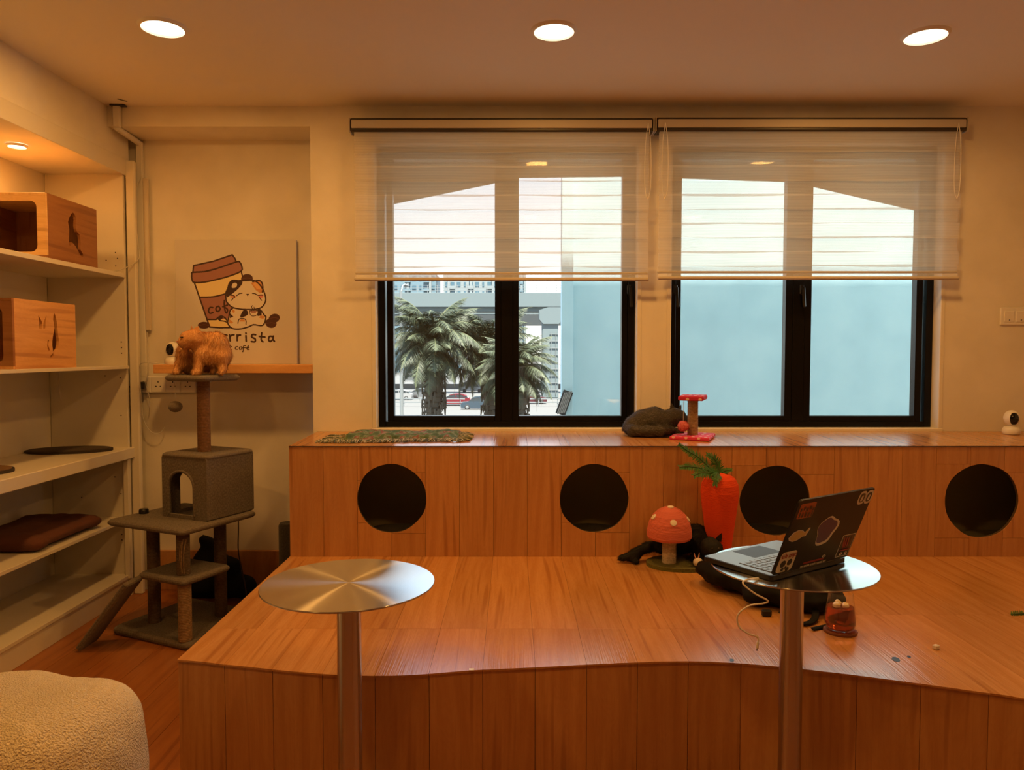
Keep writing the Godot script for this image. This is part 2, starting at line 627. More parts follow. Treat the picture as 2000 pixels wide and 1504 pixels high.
# ---------------------------------------------------------------- lamps
func downlight(at: Vector3, r: float, label: String, energy: float, group := "ceiling downlights") -> void:
	var t := thing("downlight", label, "ceiling lamp", at, 0.0, group)
	obj("trim_ring", Geo.new().lathe(Vector3.ZERO, [Vector2(r * 1.01, -0.002), Vector2(r * 1.03, -0.011), Vector2(r * 1.12, -0.010), Vector2(r * 1.2, -0.0005)].map(func(p): return Vector2(p.x, p.y)), 40), M.white_plastic, t)
	obj("lamp_lens", Geo.new().lathe(Vector3.ZERO, [Vector2(0.0, -0.004), Vector2(r, -0.003), Vector2(r, -0.001), Vector2(0.0, -0.001)], 40), M.lamp_glow, t)
	var l := AreaLight3D.new()
	l.name = "lamp"
	l.area_size = Vector2(r * 1.7, r * 1.7)
	l.light_color = LAMP_COLOR
	l.light_energy = energy
	l.shadow_enabled = true
	l.area_range = 14.0
	l.area_attenuation = 2.0
	l.rotation.x = -PI / 2
	l.position.y = -0.014
	t.add_child(l)

const LAMP_COLOR := Color(1.0, 0.715, 0.355)

# ---------------------------------------------------------------- the scene
func _ready() -> void:
	rng.seed = 4
	# camera
	var cam := Camera3D.new()
	cam.name = "camera"
	add_child(cam)
	cam.position = Vector3(0, 1.30, 0)
	cam.rotation.x = -atan(62.0 / 1450.0)
	cam.fov = rad_to_deg(2.0 * atan(752.0 / 1450.0))
	cam.near = 0.05
	cam.far = 1500.0
	cam.current = true
	# sky and exposure
	var env := Environment.new()
	env.background_mode = Environment.BG_SKY
	var sky := ProceduralSkyMaterial.new()
	sky.sky_top_color = lin(0.40, 0.61, 0.88)
	sky.sky_horizon_color = lin(1.45, 1.48, 1.30)
	sky.ground_horizon_color = lin(0.55, 0.56, 0.55)
	sky.ground_bottom_color = lin(0.35, 0.35, 0.34)
	sky.sky_curve = 0.15
	sky.sky_energy_multiplier = 1.0
	env.sky = Sky.new()
	env.sky.sky_material = sky
	env.background_energy_multiplier = 2.15
	env.tonemap_mode = Environment.TONE_MAPPER_LINEAR
	env.tonemap_exposure = 1.06
	env.sdfgi_enabled = true
	env.ssao_enabled = true
	env.ssil_enabled = true
	var we := WorldEnvironment.new()
	we.name = "surroundings"
	we.environment = env
	add_child(we)
	# sun: high, over the roof of this building
	var sun := DirectionalLight3D.new()
	sun.name = "sun"
	sun.light_color = lin(1.0, 0.93, 0.80)
	sun.light_energy = 6.8
	sun.light_angular_distance = 0.6
	sun.shadow_enabled = true
	sun.sky_mode = DirectionalLight3D.SKY_MODE_LIGHT_ONLY
	add_child(sun)
	sun.look_at_from_position(Vector3.ZERO, Vector3(-0.12, -1.0, -0.42))
	make_materials()
	var glow := mat("lamp_glow", lin(0.9, 0.85, 0.75), 0.4)
	glow.emission_enabled = true
	glow.emission = lin(1.0, 0.80, 0.52)
	glow.emission_energy_multiplier = 4.0
	# ceiling lamps: a grid of three rows, the first in view
	var e := 1.13
	downlight(Vector3(-1.332, 2.545, -2.888), 0.075, "round warm ceiling downlight above the shelving and cat tree", e)
	downlight(Vector3(0.162, 2.545, -2.918), 0.075, "round warm ceiling downlight in the middle, in front of the blinds", e)
	downlight(Vector3(1.619, 2.545, -2.961), 0.075, "round warm ceiling downlight above the platform's right-hand side", e)
	for q in [[-1.33, "above the boucle stool"], [0.16, "between the two steel tables"], [1.63, "right of the laptop table"]]:
		downlight(Vector3(q[0], 2.545, -1.0), 0.075, "round warm ceiling downlight of the nearer row, " + q[1], e * (1.0 if q[0] < -1.0 else 0.6), "ceiling downlights out of view")
	downlight(Vector3(-2.23, 2.238, -3.387), 0.036, "small round spotlight under the shelving's bulkhead", 0.22, "shelf spotlights")
	downlight(Vector3(-2.23, 2.238, -2.2), 0.036, "small round spotlight under the near end of the bulkhead", 0.16, "shelf spotlights")

	setting()
	platform()
	bench()
	shelving()
	window_and_blinds()
	wall_items()
	cat_tree()
	tables()
	laptop()
	toys()
	floor_items()
	shelf_items()
	cats()
	outdoors()

# ---------------------------------------------------------------- room shell
func setting() -> void:
	# floor: slab, with the boards that show beside the platform
	var fl := struct("floor", Geo.new().box(Vector3(0.2, -0.056, -0.6), Vector3(6.2, 0.1, 7.2)), M.dark_seam)
	var col := 0
	var x := -2.46
	while x < -0.6:
		var z := -4.04
		var off := fmod(col * 0.47, 1.1)
		var zs := [z]
		var zz := z + 0.35 + off
		while zz < 2.6:
			zs.append(zz)
			zz += 1.2
		zs.append(2.6)
		for i in zs.size() - 1:
			var poly := PackedVector2Array([Vector2(x + 0.0007, -zs[i + 1] + 0.0007), Vector2(x + 0.1793, -zs[i + 1] + 0.0007), Vector2(x + 0.1793, -zs[i] - 0.0007), Vector2(x + 0.0007, -zs[i] - 0.0007)])
			obj("plank", Geo.new().prism(poly, Vector3.ZERO, Vector3.RIGHT, Vector3.FORWARD, 0.005, Vector2(2.2, 0.8), Vector2(rng.randf(), rng.randf())), M.floor_wood[rng.randi_range(0, 2)], fl)
		x += 0.18
		col += 1
	var rest := Geo.new().prism(PackedVector2Array([Vector2(x, -2.6), Vector2(3.2, -2.6), Vector2(3.2, 4.04), Vector2(x, 4.04)]), Vector3(0, -0.0005, 0), Vector3.RIGHT, Vector3.FORWARD, 0.004, Vector2(2.2, 0.8))
	obj("floor_covering", rest, M.floor_wood[0], fl)
	struct("ceiling", Geo.new().box(Vector3(0.2, 2.605, -0.7), Vector3(6.4, 0.12, 7.0)), M.ceiling_paint)
	# the window wall with its two openings, and the niche to its left
	var g := Geo.new()
	for b in [[-1.02, -0.695, 0.0, 2.56], [0.638, 0.812, 0.9, 2.40], [2.185, 3.2, 0.0, 2.56], [-0.695, 2.185, 2.36, 2.56], [-0.695, 2.185, 0.0, 0.914], [0.638, 0.812, 0.914, 2.36]]:
		if b[0] == 0.638 and b[2] == 0.9:
			continue
		g.box(Vector3((b[0] + b[1]) / 2, (b[2] + b[3]) / 2, -3.91), Vector3(b[1] - b[0], b[3] - b[2], 0.22))
	g.box(Vector3(-1.84, 2.502, -3.94), Vector3(1.64, 0.116, 0.28))
	struct("wall_back", g, M.wall_paint)
	struct("wall_niche", Geo.new().box(Vector3(-1.85, 1.25, -4.10), Vector3(1.68, 2.62, 0.11)), M.wall_paint)
	struct("wall_left", Geo.new().box(Vector3(-2.53, 1.25, -0.75), Vector3(0.1, 2.7, 6.8)), M.wall_paint)
	struct("wall_right", Geo.new().box(Vector3(3.22, 1.25, -0.75), Vector3(0.1, 2.7, 6.8)), M.wall_paint)
	struct("wall_front", Geo.new().box(Vector3(0.3, 1.25, 2.65), Vector3(6.0, 2.7, 0.1)), M.wall_paint)
	struct("baseboard_niche", Geo.new().box(Vector3(-1.5, 0.11, -4.034), Vector3(0.98, 0.22, 0.02), 0.003), M.front_wood[3])
	# plaster lip round the two window openings
	for w in [[-0.695, 0.638], [0.812, 2.185]]:
		var t := Geo.new()
		t.box(Vector3((w[0] + w[1]) / 2, 0.905, -3.798), Vector3(w[1] - w[0] + 0.05, 0.022, 0.012), 0.004)
		for s in 2:
			t.box(Vector3(w[s] + (0.011 if s else -0.011), 1.62, -3.799), Vector3(0.022, 1.41, 0.008), 0.003)
		struct("trim_%d" % (1 if w[0] < 0 else 2), t, M.wall_paint)
	# unseen storeys above, added and sized to shade the house next door
	struct("wall_added_storeys", Geo.new().box(Vector3(0.3, 6.75, -0.5), Vector3(16.0, 8.1, 6.9)), M.wall_paint)
	for s in [-5.2, 5.8]:
		struct("wall_lower_storeys", Geo.new().box(Vector3(s, -1.5, -0.6), Vector3(5.1 if s > 0 else 5.2, 8.4, 6.7)), M.wall_paint)
	struct("wall_ground_storey", Geo.new().box(Vector3(0.3, -2.85, -0.6), Vector3(6.0, 5.4, 6.6)), M.wall_paint)

# ---------------------------------------------------------------- platform
const EDGE := [[-1.0, -2.181], [-0.849, -2.148], [-0.587, -2.092], [-0.436, -2.072], [-0.291, -2.075], [-0.118, -2.106], [0.0, -2.12], [0.15, -2.138], [0.302, -2.156], [0.502, -2.17], [0.651, -2.159], [0.792, -2.13], [0.885, -2.102], [1.013, -2.062], [1.135, -2.019], [1.249, -1.976], [1.357, -1.931], [1.6, -1.82], [1.9, -1.7], [2.3, -1.6], [3.17, -1.55]]

func edge_z(x: float) -> float:
	for i in EDGE.size() - 1:
		if x <= EDGE[i + 1][0]:
			var a: Array = EDGE[maxi(i - 1, 0)]
			var b: Array = EDGE[i]
			var c: Array = EDGE[i + 1]
			var d: Array = EDGE[mini(i + 2, EDGE.size() - 1)]
			return cubic_interpolate(b[1], c[1], a[1], d[1], clampf((x - b[0]) / (c[0] - b[0]), 0, 1))
	return EDGE[-1][1]

func platform() -> void:
	var t := thing("lounge_platform", "low wooden platform with a wavy front edge below the window bench", "platform")
	var y := 0.386
	# core
	var outline := PackedVector2Array([Vector2(-0.994, 3.79), Vector2(-0.994, -edge_z(-1.0) + 0.012)])
	var x := -0.95
	while x < 3.16:
		outline.append(Vector2(x, -edge_z(x) + 0.012))
		x += 0.05
	outline.append(Vector2(3.16, -edge_z(3.16) + 0.012))
	outline.append(Vector2(3.16, 3.79))
	obj("core", Geo.new().prism(outline, Vector3(0, y - 0.006, 0), Vector3.RIGHT, Vector3.FORWARD, y - 0.008), M.dark_seam, t)
	# boards on top, running towards the window, with one cross seam
	x = -1.0
	var i := 0
	while x < 3.16:
		var x1 := minf(x + 0.1525, 3.17)
		var seam := -2.429 if x < 1.1 else -2.56
		var gap := 0.0004
		var front := PackedVector2Array([Vector2(x + gap, -seam - gap)])
		for k in 6:
			var xx := lerpf(x + gap, x1 - gap, k / 5.0)
			front.append(Vector2(xx, -edge_z(xx) - 0.002))
		front.append(Vector2(x1 - gap, -seam - gap))
		var back := PackedVector2Array([Vector2(x + gap, -seam + gap), Vector2(x1 - gap, -seam + gap), Vector2(x1 - gap, 3.32), Vector2(x + gap, 3.32)])
		for poly in [front, back]:
			obj("top_plank", Geo.new().prism(poly, Vector3(0, y, 0), Vector3.RIGHT, Vector3.FORWARD, 0.005, Vector2(2.0, 0.75), Vector2(rng.randf(), rng.randf())), M.top_wood[rng.randi_range(0, 3)], t)
		x = x1
		i += 1
	# upright boards along the wavy front
	x = -1.0
	while x < 3.1:
		var w := 0.1525
		var g := Geo.new()
		var uo := Vector2(rng.randf(), rng.randf())
		var pts := []
		for k in 5:
			var xx := lerpf(x + 0.0008, x + w - 0.0008, k / 4.0)
			pts.append(Vector3(xx, 0, edge_z(xx) - 0.004))
		for k in 4:
			var a: Vector3 = pts[k]
			var b: Vector3 = pts[k + 1]
			var up := Vector3(0, y - 0.007, 0)
			var na := Vector3(-(edge_z(a.x + 0.01) - edge_z(a.x - 0.01)) / 0.02, 0, 1).normalized()
			var nb := Vector3(-(edge_z(b.x + 0.01) - edge_z(b.x - 0.01)) / 0.02, 0, 1).normalized()
			var ua := Vector2(a.x * 2.0, 0) + uo
			var ub := Vector2(b.x * 2.0, 0) + uo
			var uu := Vector2(0, 0.3)
			g.tri_n(a, b, b + up, na, nb, nb, ua, ub, ub + uu)
			g.tri_n(a, b + up, a + up, na, nb, na, ua, ub + uu, ua + uu)
			var bk := Vector3(0, 0, -0.006)
			g.quad(b + bk, a + bk, a + bk + up, b + bk + up)
			if k == 0:
				g.quad(a + bk, a, a + up, a + bk + up)
			if k == 3:
				g.quad(b, b + bk, b + bk + up, b + up)
		obj("front_plank", g, M.front_wood[rng.randi_range(0, 3)], t)
		x += w
	# upright boards of the left end
	var z := -3.30
	while z < -2.2:
		var z1 := minf(z + 0.1525, -2.19)
		obj("end_plank", Geo.new().prism(PackedVector2Array([Vector2(z + 0.0008, 0), Vector2(z1 - 0.0008, 0), Vector2(z1 - 0.0008, y - 0.007), Vector2(z + 0.0008, y - 0.007)]), Vector3(-1.0, 0, 0), Vector3.BACK, Vector3.UP, 0.005, Vector2(2.0, 0.75), Vector2(rng.randf(), rng.randf())), M.front_wood[rng.randi_range(0, 3)], t)
		z += 0.1525
	obj("edge_tag", Geo.new().box(Vector3(-0.117, y + 0.001, -2.108), Vector3(0.015, 0.002, 0.014), 0.0004), M.white_plastic, t)
	for s in [[1.147, -2.181, 0.012], [1.196, -2.2, 0.006], [0.655, -2.175, 0.007]]:
		obj("scuff_mark", Geo.new().prism(circle2(0, 0, s[2], 9, s[2] * 1.7), Vector3(s[0], y + 0.0006, s[1]), Vector3(0.9, 0, 0.3), Vector3(0.3, 0, -0.9), 0.0005), M.black_plastic, t)

# ---------------------------------------------------------------- bench below the windows
func bench() -> void:
	var t := thing("window_bench", "long wooden window bench with round cat holes in its front", "bench")
	var y := 0.893
	var zf := -3.304
	var holes := []
	for h in [[-0.540, 0.6495, 0.156], [0.3685, 0.6495, 0.1545], [1.180, 0.639, 0.158], [2.106, 0.639, 0.166]]:
		var ring := PackedVector2Array()
		for k in 44:
			var a := TAU * k / 44
			var rr: float = h[2] * (1.0 + 0.008 * sin(a * 3.0 + h[0] * 9.0) + 0.006 * sin(a * 7.0 + h[0] * 4.0))
			ring.append(Vector2(h[0] + rr * cos(a), h[1] + rr * sin(a)))
		holes.append(ring)
	# backing board
	var g := Geo.new()
	for p in with_holes(PackedVector2Array([Vector2(-0.99, 0.386), Vector2(3.16, 0.386), Vector2(3.16, y - 0.012), Vector2(-0.99, y - 0.012)]), holes):
		g.prism(p, Vector3(0, 0, zf - 0.004), Vector3.RIGHT, Vector3.UP, 0.014)
	obj("front_board", g, M.board_core, t)
	obj("top_board", Geo.new().box(Vector3(1.085, y - 0.022, -3.557), Vector3(4.15, 0.016, 0.48)), M.board_core, t)
	obj("end_board", Geo.new().box(Vector3(-0.987, 0.636, -3.557), Vector3(0.014, 0.49, 0.48)), M.board_core, t)
	obj("inner_back", Geo.new().box(Vector3(1.085, 0.636, -3.788), Vector3(4.15, 0.49, 0.008)), M.inner_dark, t)
	obj("inner_floor", Geo.new().box(Vector3(1.085, 0.3885, -3.55), Vector3(4.15, 0.004, 0.46)), M.inner_dark, t)
	# upright boards on the front, cut round the holes; short pieces near the holes
	var x := -0.998
	var i := 0
	while x < 3.1:
		var x1 := x + 0.1525
		var cuts := [0.386]
		for h in holes:
			var r := Rect2(h[0], Vector2.ZERO)
			for p in h:
				r = r.expand(p)
			if x1 > r.position.x + 0.02 and x < r.end.x - 0.02:
				cuts.append(r.position.y + [0.045, -0.002][i % 2])
				cuts.append(r.end.y - [0.04, 0.0, 0.075][i % 3])
		cuts.append(y - 0.012)
		for k in cuts.size() - 1:
			var rect := PackedVector2Array([Vector2(x + 0.0007, cuts[k] + 0.0006), Vector2(x1 - 0.0007, cuts[k] + 0.0006), Vector2(x1 - 0.0007, cuts[k + 1] - 0.0006), Vector2(x + 0.0007, cuts[k + 1] - 0.0006)])
			var parts := [rect]
			for h in holes:
				var next := []
				for p in parts:
					next.append_array(Geometry2D.clip_polygons(p, h))
				parts = next
			for p in parts:
				obj("front_plank", Geo.new().prism(p, Vector3(0, 0, zf), Vector3.RIGHT, Vector3.UP, 0.004, Vector2(2.0, 0.75), Vector2(rng.randf(), rng.randf())), M.front_wood[rng.randi_range(0, 3)], t)
		x = x1
		i += 1
	# boards on top run towards the window
	x = -0.998
	while x < 3.1:
		var rect := PackedVector2Array([Vector2(x + 0.0005, -zf + 0.001), Vector2(x + 0.152, -zf + 0.001), Vector2(x + 0.152, 3.797), Vector2(x + 0.0005, 3.797)])
		obj("top_plank", Geo.new().prism(rect, Vector3(0, y - 0.007 - 3.304 * 0.028, 0), Vector3.RIGHT, Vector3(0, 0.028, -1), 0.004, Vector2(2.0, 0.75), Vector2(rng.randf(), rng.randf())), M.top_wood[rng.randi_range(0, 3)], t)
		x += 0.1525
	obj("edge_strip", Geo.new().box(Vector3(1.08, y - 0.010, zf + 0.001), Vector3(4.156, 0.005, 0.004), 0.001), M.dark_seam, t)
	for h in [0, 1, 2]:
		obj("hole_cushion", Geo.new().sphere(Vector3([-0.54, 0.37, 1.18][h], 0.432, -3.52), Vector3(0.2, 0.044, 0.15), 20, 8), M.dark_carpet, t)

# ---------------------------------------------------------------- shelving on the left
func shelving() -> void:
	var t := thing("built_in_shelving", "cream built-in shelving along the side wall, under a bulkhead", "shelving", Vector3(-2.24, 0, -2.5))
	var o := -t.position
	var z0 := -3.94
	var z1 := -1.0
	var zc := (z0 + z1) / 2
	var zl := z1 - z0
	var lam: Material = M.shelf_laminate
	var bx := func(called: String, lo: Vector3, hi: Vector3, bev := 0.0015, m: Material = lam):
		return obj(called, Geo.new().box((lo + hi) / 2 + o, hi - lo, bev), m, t)
	bx.call("back_panel", Vector3(-2.475, 0.0, z0), Vector3(-2.455, 2.24, z1))
	bx.call("side_panel", Vector3(-2.455, 0.0, z0 - 0.02), Vector3(-2.045, 2.24, z0))
	bx.call("side_panel", Vector3(-2.455, 0.0, z1), Vector3(-2.045, 2.24, z1 + 0.02))
	bx.call("bulkhead", Vector3(-2.475, 2.24, -4.0), Vector3(-2.04, 2.548, 2.58), 0.002, M.wall_paint)
	bx.call("bulkhead_fascia", Vector3(-2.043, 2.236, -3.97), Vector3(-2.034, 2.32, 2.58), 0.002)
	bx.call("corner_post", Vector3(-2.04, 0.0, -3.985), Vector3(-1.992, 2.315, -3.955), 0.006)
	bx.call("shelf", Vector3(-2.454, 1.698, z0), Vector3(-2.04, 1.72, z1))
	bx.call("shelf", Vector3(-2.454, 1.218, z0), Vector3(-2.03, 1.234, z1), 0.0015)
	bx.call("counter", Vector3(-2.454, 0.742, z0 - 0.02), Vector3(-2.02, 0.798, z1 + 0.02), 0.003)
	bx.call("shelf", Vector3(-2.454, 0.408, z0), Vector3(-2.045, 0.425, z1))
	bx.call("shelf", Vector3(-2.454, 0.098, z0), Vector3(-2.045, 0.116, z1))
	bx.call("kickboard", Vector3(-2.065, 0.0, z0), Vector3(-2.05, 0.098, z1))
	bx.call("upright", Vector3(-2.06, 0.1, z0), Vector3(-2.035, 0.742, z0 + 0.03))
	for p in [[1.79, -2.14], [1.80, -2.08], [1.83, -2.09], [1.76, -2.09], [1.36, -2.07], [1.33, -2.07], [1.30, -2.07], [1.18, -2.16], [1.17, -2.08], [0.97, -2.08], [0.64, -2.12], [0.53, -2.30], [0.55, -2.09], [0.33, -2.09], [0.30, -2.09]]:
		obj("peg_hole", Geo.new().lathe(Vector3(p[1], p[0], z0 + 0.0005) + o, [Vector2(0.0035, 0), Vector2(0.0035, 0.0004), Vector2(0, 0.0004)], 8, Basis(Vector3.RIGHT, PI / 2)), M.black_plastic, t)
	# a loose tape hanging under the second shelf
	obj("hanging_tape", Geo.new().tube(smooth_path([Vector3(-2.36, 1.217, -3.86), Vector3(-2.358, 1.14, -3.86), Vector3(-2.35, 1.06, -3.858)], 3) .map(func(p): return p + o), 0.0035, 6, 0.3), M.shelf_edge, t)

# ---------------------------------------------------------------- windows, blinds
func window_unit(n: int, x0: float, x1: float, panes: Array, label: String, handles: Array) -> void:
	var t := thing("window_%d" % n, label, "", Vector3((x0 + x1) / 2, 0.914, -3.88), 0.0, "", "structure")
	var o := -t.position
	var y0 := 0.916
	var y1 := 2.358
	var fm: Material = M.window_frame
	var bx := func(called: String, lo: Vector3, hi: Vector3, p: Node = t, bev := 0.002):
		return obj(called, Geo.new().box((lo + hi) / 2 + o, hi - lo, bev), fm, p)
	bx.call("frame_stile", Vector3(x0, y0, -3.93), Vector3(x0 + 0.035, y1, -3.86))
	bx.call("frame_stile", Vector3(x1 - 0.035, y0, -3.93), Vector3(x1, y1, -3.86))
	bx.call("frame_rail", Vector3(x0 + 0.035, y0, -3.93), Vector3(x1 - 0.035, y0 + 0.028, -3.86))
	bx.call("frame_rail", Vector3(x0 + 0.035, y1 - 0.028, -3.93), Vector3(x1 - 0.035, y1, -3.86))
	var mc: float = (panes[0][1] + panes[1][0]) / 2
	bx.call("mullion", Vector3(mc - 0.03, y0 + 0.028, -3.93), Vector3(mc + 0.03, y1 - 0.028, -3.865))
	for p in panes:
		var s := Node3D.new()
		s.name = "sash"
		t.add_child(s, true)
		var a: float = maxf(p[0] - 0.033, x0 + 0.035)
		var b: float = minf(p[1] + 0.033, x1 - 0.035)
		if p == panes[0]:
			b = mc - 0.03
		else:
			a = mc + 0.03
		bx.call("sash_stile", Vector3(a, y0 + 0.028, -3.92), Vector3(p[0], y1 - 0.028, -3.870), s)
		bx.call("sash_stile", Vector3(p[1], y0 + 0.028, -3.92), Vector3(b, y1 - 0.028, -3.870), s)
		bx.call("sash_rail", Vector3(p[0], y0 + 0.028, -3.92), Vector3(p[1], 0.973, -3.870), s)
		bx.call("sash_rail", Vector3(p[0], y1 - 0.06, -3.92), Vector3(p[1], y1 - 0.028, -3.870), s)
		obj("pane", Geo.new().prism(PackedVector2Array([Vector2(p[0] - 0.004, 0.969), Vector2(p[1] + 0.004, 0.969), Vector2(p[1] + 0.004, y1 - 0.056), Vector2(p[0] - 0.004, y1 - 0.056)]), Vector3(0, 0, -3.895) + o, Vector3.RIGHT, Vector3.UP, 0.0), M.glass, s)
	for h in handles:
		var g := Geo.new()
		g.box(Vector3(h, 1.63, -3.862) + o, Vector3(0.022, 0.05, 0.016), 0.004)
		g.box(Vector3(h + 0.008, 1.59, -3.850) + o, Vector3(0.016, 0.105, 0.012), 0.004, Basis(Vector3.BACK, 0.06))
		obj("handle", g, M.black_plastic, t)

func blind(x0: float, x1: float, top: float, bottom: float, label: String, gap_tilt: float, cord_x: Array, sd: int) -> void:
	var xm := (x0 + x1) / 2
	var t := thing("zebra_blind", label, "window blind", Vector3(xm, top, -3.79), 0.0, "zebra blinds")
	var o := -t.position
	var r := RandomNumberGenerator.new()
	r.seed = sd
	# dark cassette with a pale face strip
	var hx0 := x0 - 0.018
	var hx1 := x1 + 0.018
	obj("cassette", Geo.new().box(Vector3((hx0 + hx1) / 2, top - 0.033, -3.745) + o, Vector3(hx1 - hx0, 0.066, 0.085), 0.006), M.cassette_dark, t)
	obj("face_strip", Geo.new().box(Vector3((hx0 + hx1) / 2, top - 0.031, -3.700) + o, Vector3(hx1 - hx0 - 0.016, 0.040, 0.010), 0.003), M.cassette_pale, t)
	for s in [hx0 - 0.002, hx1 + 0.002]:
		obj("end_cap", Geo.new().box(Vector3(s, top - 0.034, -3.742) + o, Vector3(0.006, 0.07, 0.09), 0.002), M.cassette_pale, t)
	# two layers of alternating dense and sheer bands
	var ft := top - 0.064
	var pitch := 0.0705
	for layer in 2:
		var z := -3.714 - 0.016 * layer
		var yy := ft + (pitch if layer else 0.0) - 0.025 + (0.001 if layer else 0.0)
		var dense := true
		var start := true
		while true:
			var hgt: float = pitch + (0.0068 if dense else -0.0068)
			var ya := minf(yy, ft)
			var yb := maxf(yy - hgt, bottom)
			if start and dense and yy < ft:
				ya = ft
			start = false
			if ya - yb > 0.004:
				var g := Geo.new()
				var ph := r.randf() * 9.0
				var fr := r.randf_range(3.0, 6.0)
				var amp: float = 0.0030 if dense else 0.0
				var nseg := 16
				for k in nseg:
					var ua := float(k) / nseg
					var ub := float(k + 1) / nseg
					var xa := lerpf(x0, x1, ua)
					var xb := lerpf(x0, x1, ub)
					var ta := gap_tilt * (ua - 0.35) if layer else 0.0
					var tb := gap_tilt * (ub - 0.35) if layer else 0.0
					var wa := amp * sin(ua * fr * 3.0 + ph) + ta
					var wb := amp * sin(ub * fr * 3.0 + ph) + tb
					var la := 0.0 if yb <= bottom + 0.001 else wa
					var lb := 0.0 if yb <= bottom + 0.001 else wb
					var ha := 0.0 if ya >= ft - 0.001 else ta
					var hb := 0.0 if ya >= ft - 0.001 else tb
					g.quad(Vector3(xa, yb + la, z) + o, Vector3(xb, yb + lb, z) + o, Vector3(xb, ya + hb, z) + o, Vector3(xa, ya + ha, z) + o, Vector2(xa, yb / 0.0075), Vector2(xb, yb / 0.0075), Vector2(xb, ya / 0.0075), Vector2(xa, ya / 0.0075))
				obj("dense_band" if dense else "sheer_band", g, M.blind_dense if dense else M.blind_sheer, t)
			dense = not dense
			yy -= hgt
			if yy <= bottom + 0.001:
				break
	# the two bottom rails
	obj("bottom_rail", Geo.new().box(Vector3(xm, bottom - 0.004, -3.730) + o, Vector3(x1 - x0 + 0.004, 0.012, 0.010), 0.003), M.cassette_pale, t)
	obj("bottom_rail", Geo.new().box(Vector3(xm, bottom - 0.034, -3.716) + o, Vector3(x1 - x0 + 0.010, 0.018, 0.016), 0.006), M.cassette_pale, t)
	obj("loop_film", Geo.new().box(Vector3(xm, bottom - 0.018, -3.7225) + o, Vector3(x1 - x0, 0.018, 0.0006)), M.loop_film, t)
	for c in cord_x:
		var g := Geo.new()
		for s in [-0.012, 0.012]:
			g.tube(smooth_path([Vector3(c, top - 0.03, -3.690), Vector3(c + s, top - 0.12, -3.690), Vector3(c + s * 1.3, top - 0.26, -3.691), Vector3(c + s, top - 0.36, -3.692), Vector3(c, top - 0.40, -3.692)], 4).map(func(p): return p + o), 0.0016, 5)
		obj("bead_cord", g, M.white_plastic, t)

func window_and_blinds() -> void:
	window_unit(1, -0.693, 0.636, [[-0.617, -0.089], [0.035, 0.571]], "black framed double window looking out on palms and road", [0.606])
	window_unit(2, 0.814, 2.183, [[0.877, 1.422], [1.556, 2.101]], "black framed double window facing the pale neighbouring wall", [0.846, 1.500])
	mat("cassette_dark", lin(0.035, 0.028, 0.024), 0.4)
	mat("cassette_pale", lin(0.52, 0.47, 0.41), 0.45)
	var stripes := Image.create(4, 32, false, Image.FORMAT_RGBA8)
	var stripes2 := Image.create(4, 32, false, Image.FORMAT_RGBA8)
	for y in 32:
		var k := 0.5 + 0.5 * sin(TAU * y / 32.0)
		for x in 4:
			stripes.set_pixel(x, y, Color(1, 1, 1, 0.54 + 0.12 * k))
			stripes2.set_pixel(x, y, Color(1, 1, 1, 0.12 + 0.07 * k))
	for w in [["blind_dense", stripes, lin(0.80, 0.76, 0.68)], ["blind_sheer", stripes2, lin(0.78, 0.75, 0.68)]]:
		var m := mat(w[0], w[2], 0.8)
		m.albedo_texture = ImageTexture.create_from_image(w[1])
		m.transparency = BaseMaterial3D.TRANSPARENCY_ALPHA
		m.backlight_enabled = true
		m.backlight = lin(0.9, 0.86, 0.74)
		m.cull_mode = BaseMaterial3D.CULL_DISABLED
	var lf := mat("loop_film", Color(1, 1, 1, 0.25), 0.6)
	lf.transparency = BaseMaterial3D.TRANSPARENCY_ALPHA
	blind(-0.780, 0.678, 2.457, 1.702, "zebra roller blind over the window with the palm view", 0.0, [0.668], 3)
	blind(0.728, 2.222, 2.460, 1.708, "zebra roller blind over the window facing the pale wall", 0.014, [0.752, 2.19], 8)

# ---------------------------------------------------------------- poster print
class Print:
	var im: Image
	var o: Vector2
	var k: float
	func _init(w: int, h: int, origin: Vector2, scale: float, back: Color) -> void:
		im = Image.create(w, h, false, Image.FORMAT_RGB8)
		im.fill(back)
		o = origin; k = scale
	func fill(p: Array, col: Color) -> void:
		var q := []
		var y0 := 1e9
		var y1 := -1e9
		for a in p:
			var b: Vector2 = (a - o) * k
			q.append(b)
			y0 = minf(y0, b.y); y1 = maxf(y1, b.y)
		for y in range(maxi(int(y0), 0), mini(int(y1) + 1, im.get_height())):
			var xs := []
			var yc := y + 0.5
			for i in q.size():
				var a: Vector2 = q[i]
				var b: Vector2 = q[(i + 1) % q.size()]
				if (a.y <= yc) != (b.y <= yc):
					xs.append(a.x + (yc - a.y) / (b.y - a.y) * (b.x - a.x))
			xs.sort()
			for i in range(0, xs.size() - 1, 2):
				im.fill_rect(Rect2i(roundi(xs[i]), y, maxi(roundi(xs[i + 1]) - roundi(xs[i]), 0), 1), col)
	func dot(c: Vector2, r: float, col: Color, ry := 0.0, turn := 0.0) -> void:
		var p := []
		for i in 20:
			p.append(c + Vector2(r * cos(TAU * i / 20), (ry if ry > 0.0 else r) * sin(TAU * i / 20)).rotated(turn))
		fill(p, col)
	func stroke(p: Array, w: float, col: Color) -> void:
		for i in p.size():
			dot(p[i], w / 2, col)
			if i < p.size() - 1:
				var d: Vector2 = (p[i + 1] - p[i]).normalized().orthogonal() * w / 2
				fill([p[i] + d, p[i + 1] + d, p[i + 1] - d, p[i] - d], col)

func V(a: Array) -> Array:
	var out := []
	for i in range(0, a.size(), 2):
		out.append(Vector2(a[i], a[i + 1]))
	return out

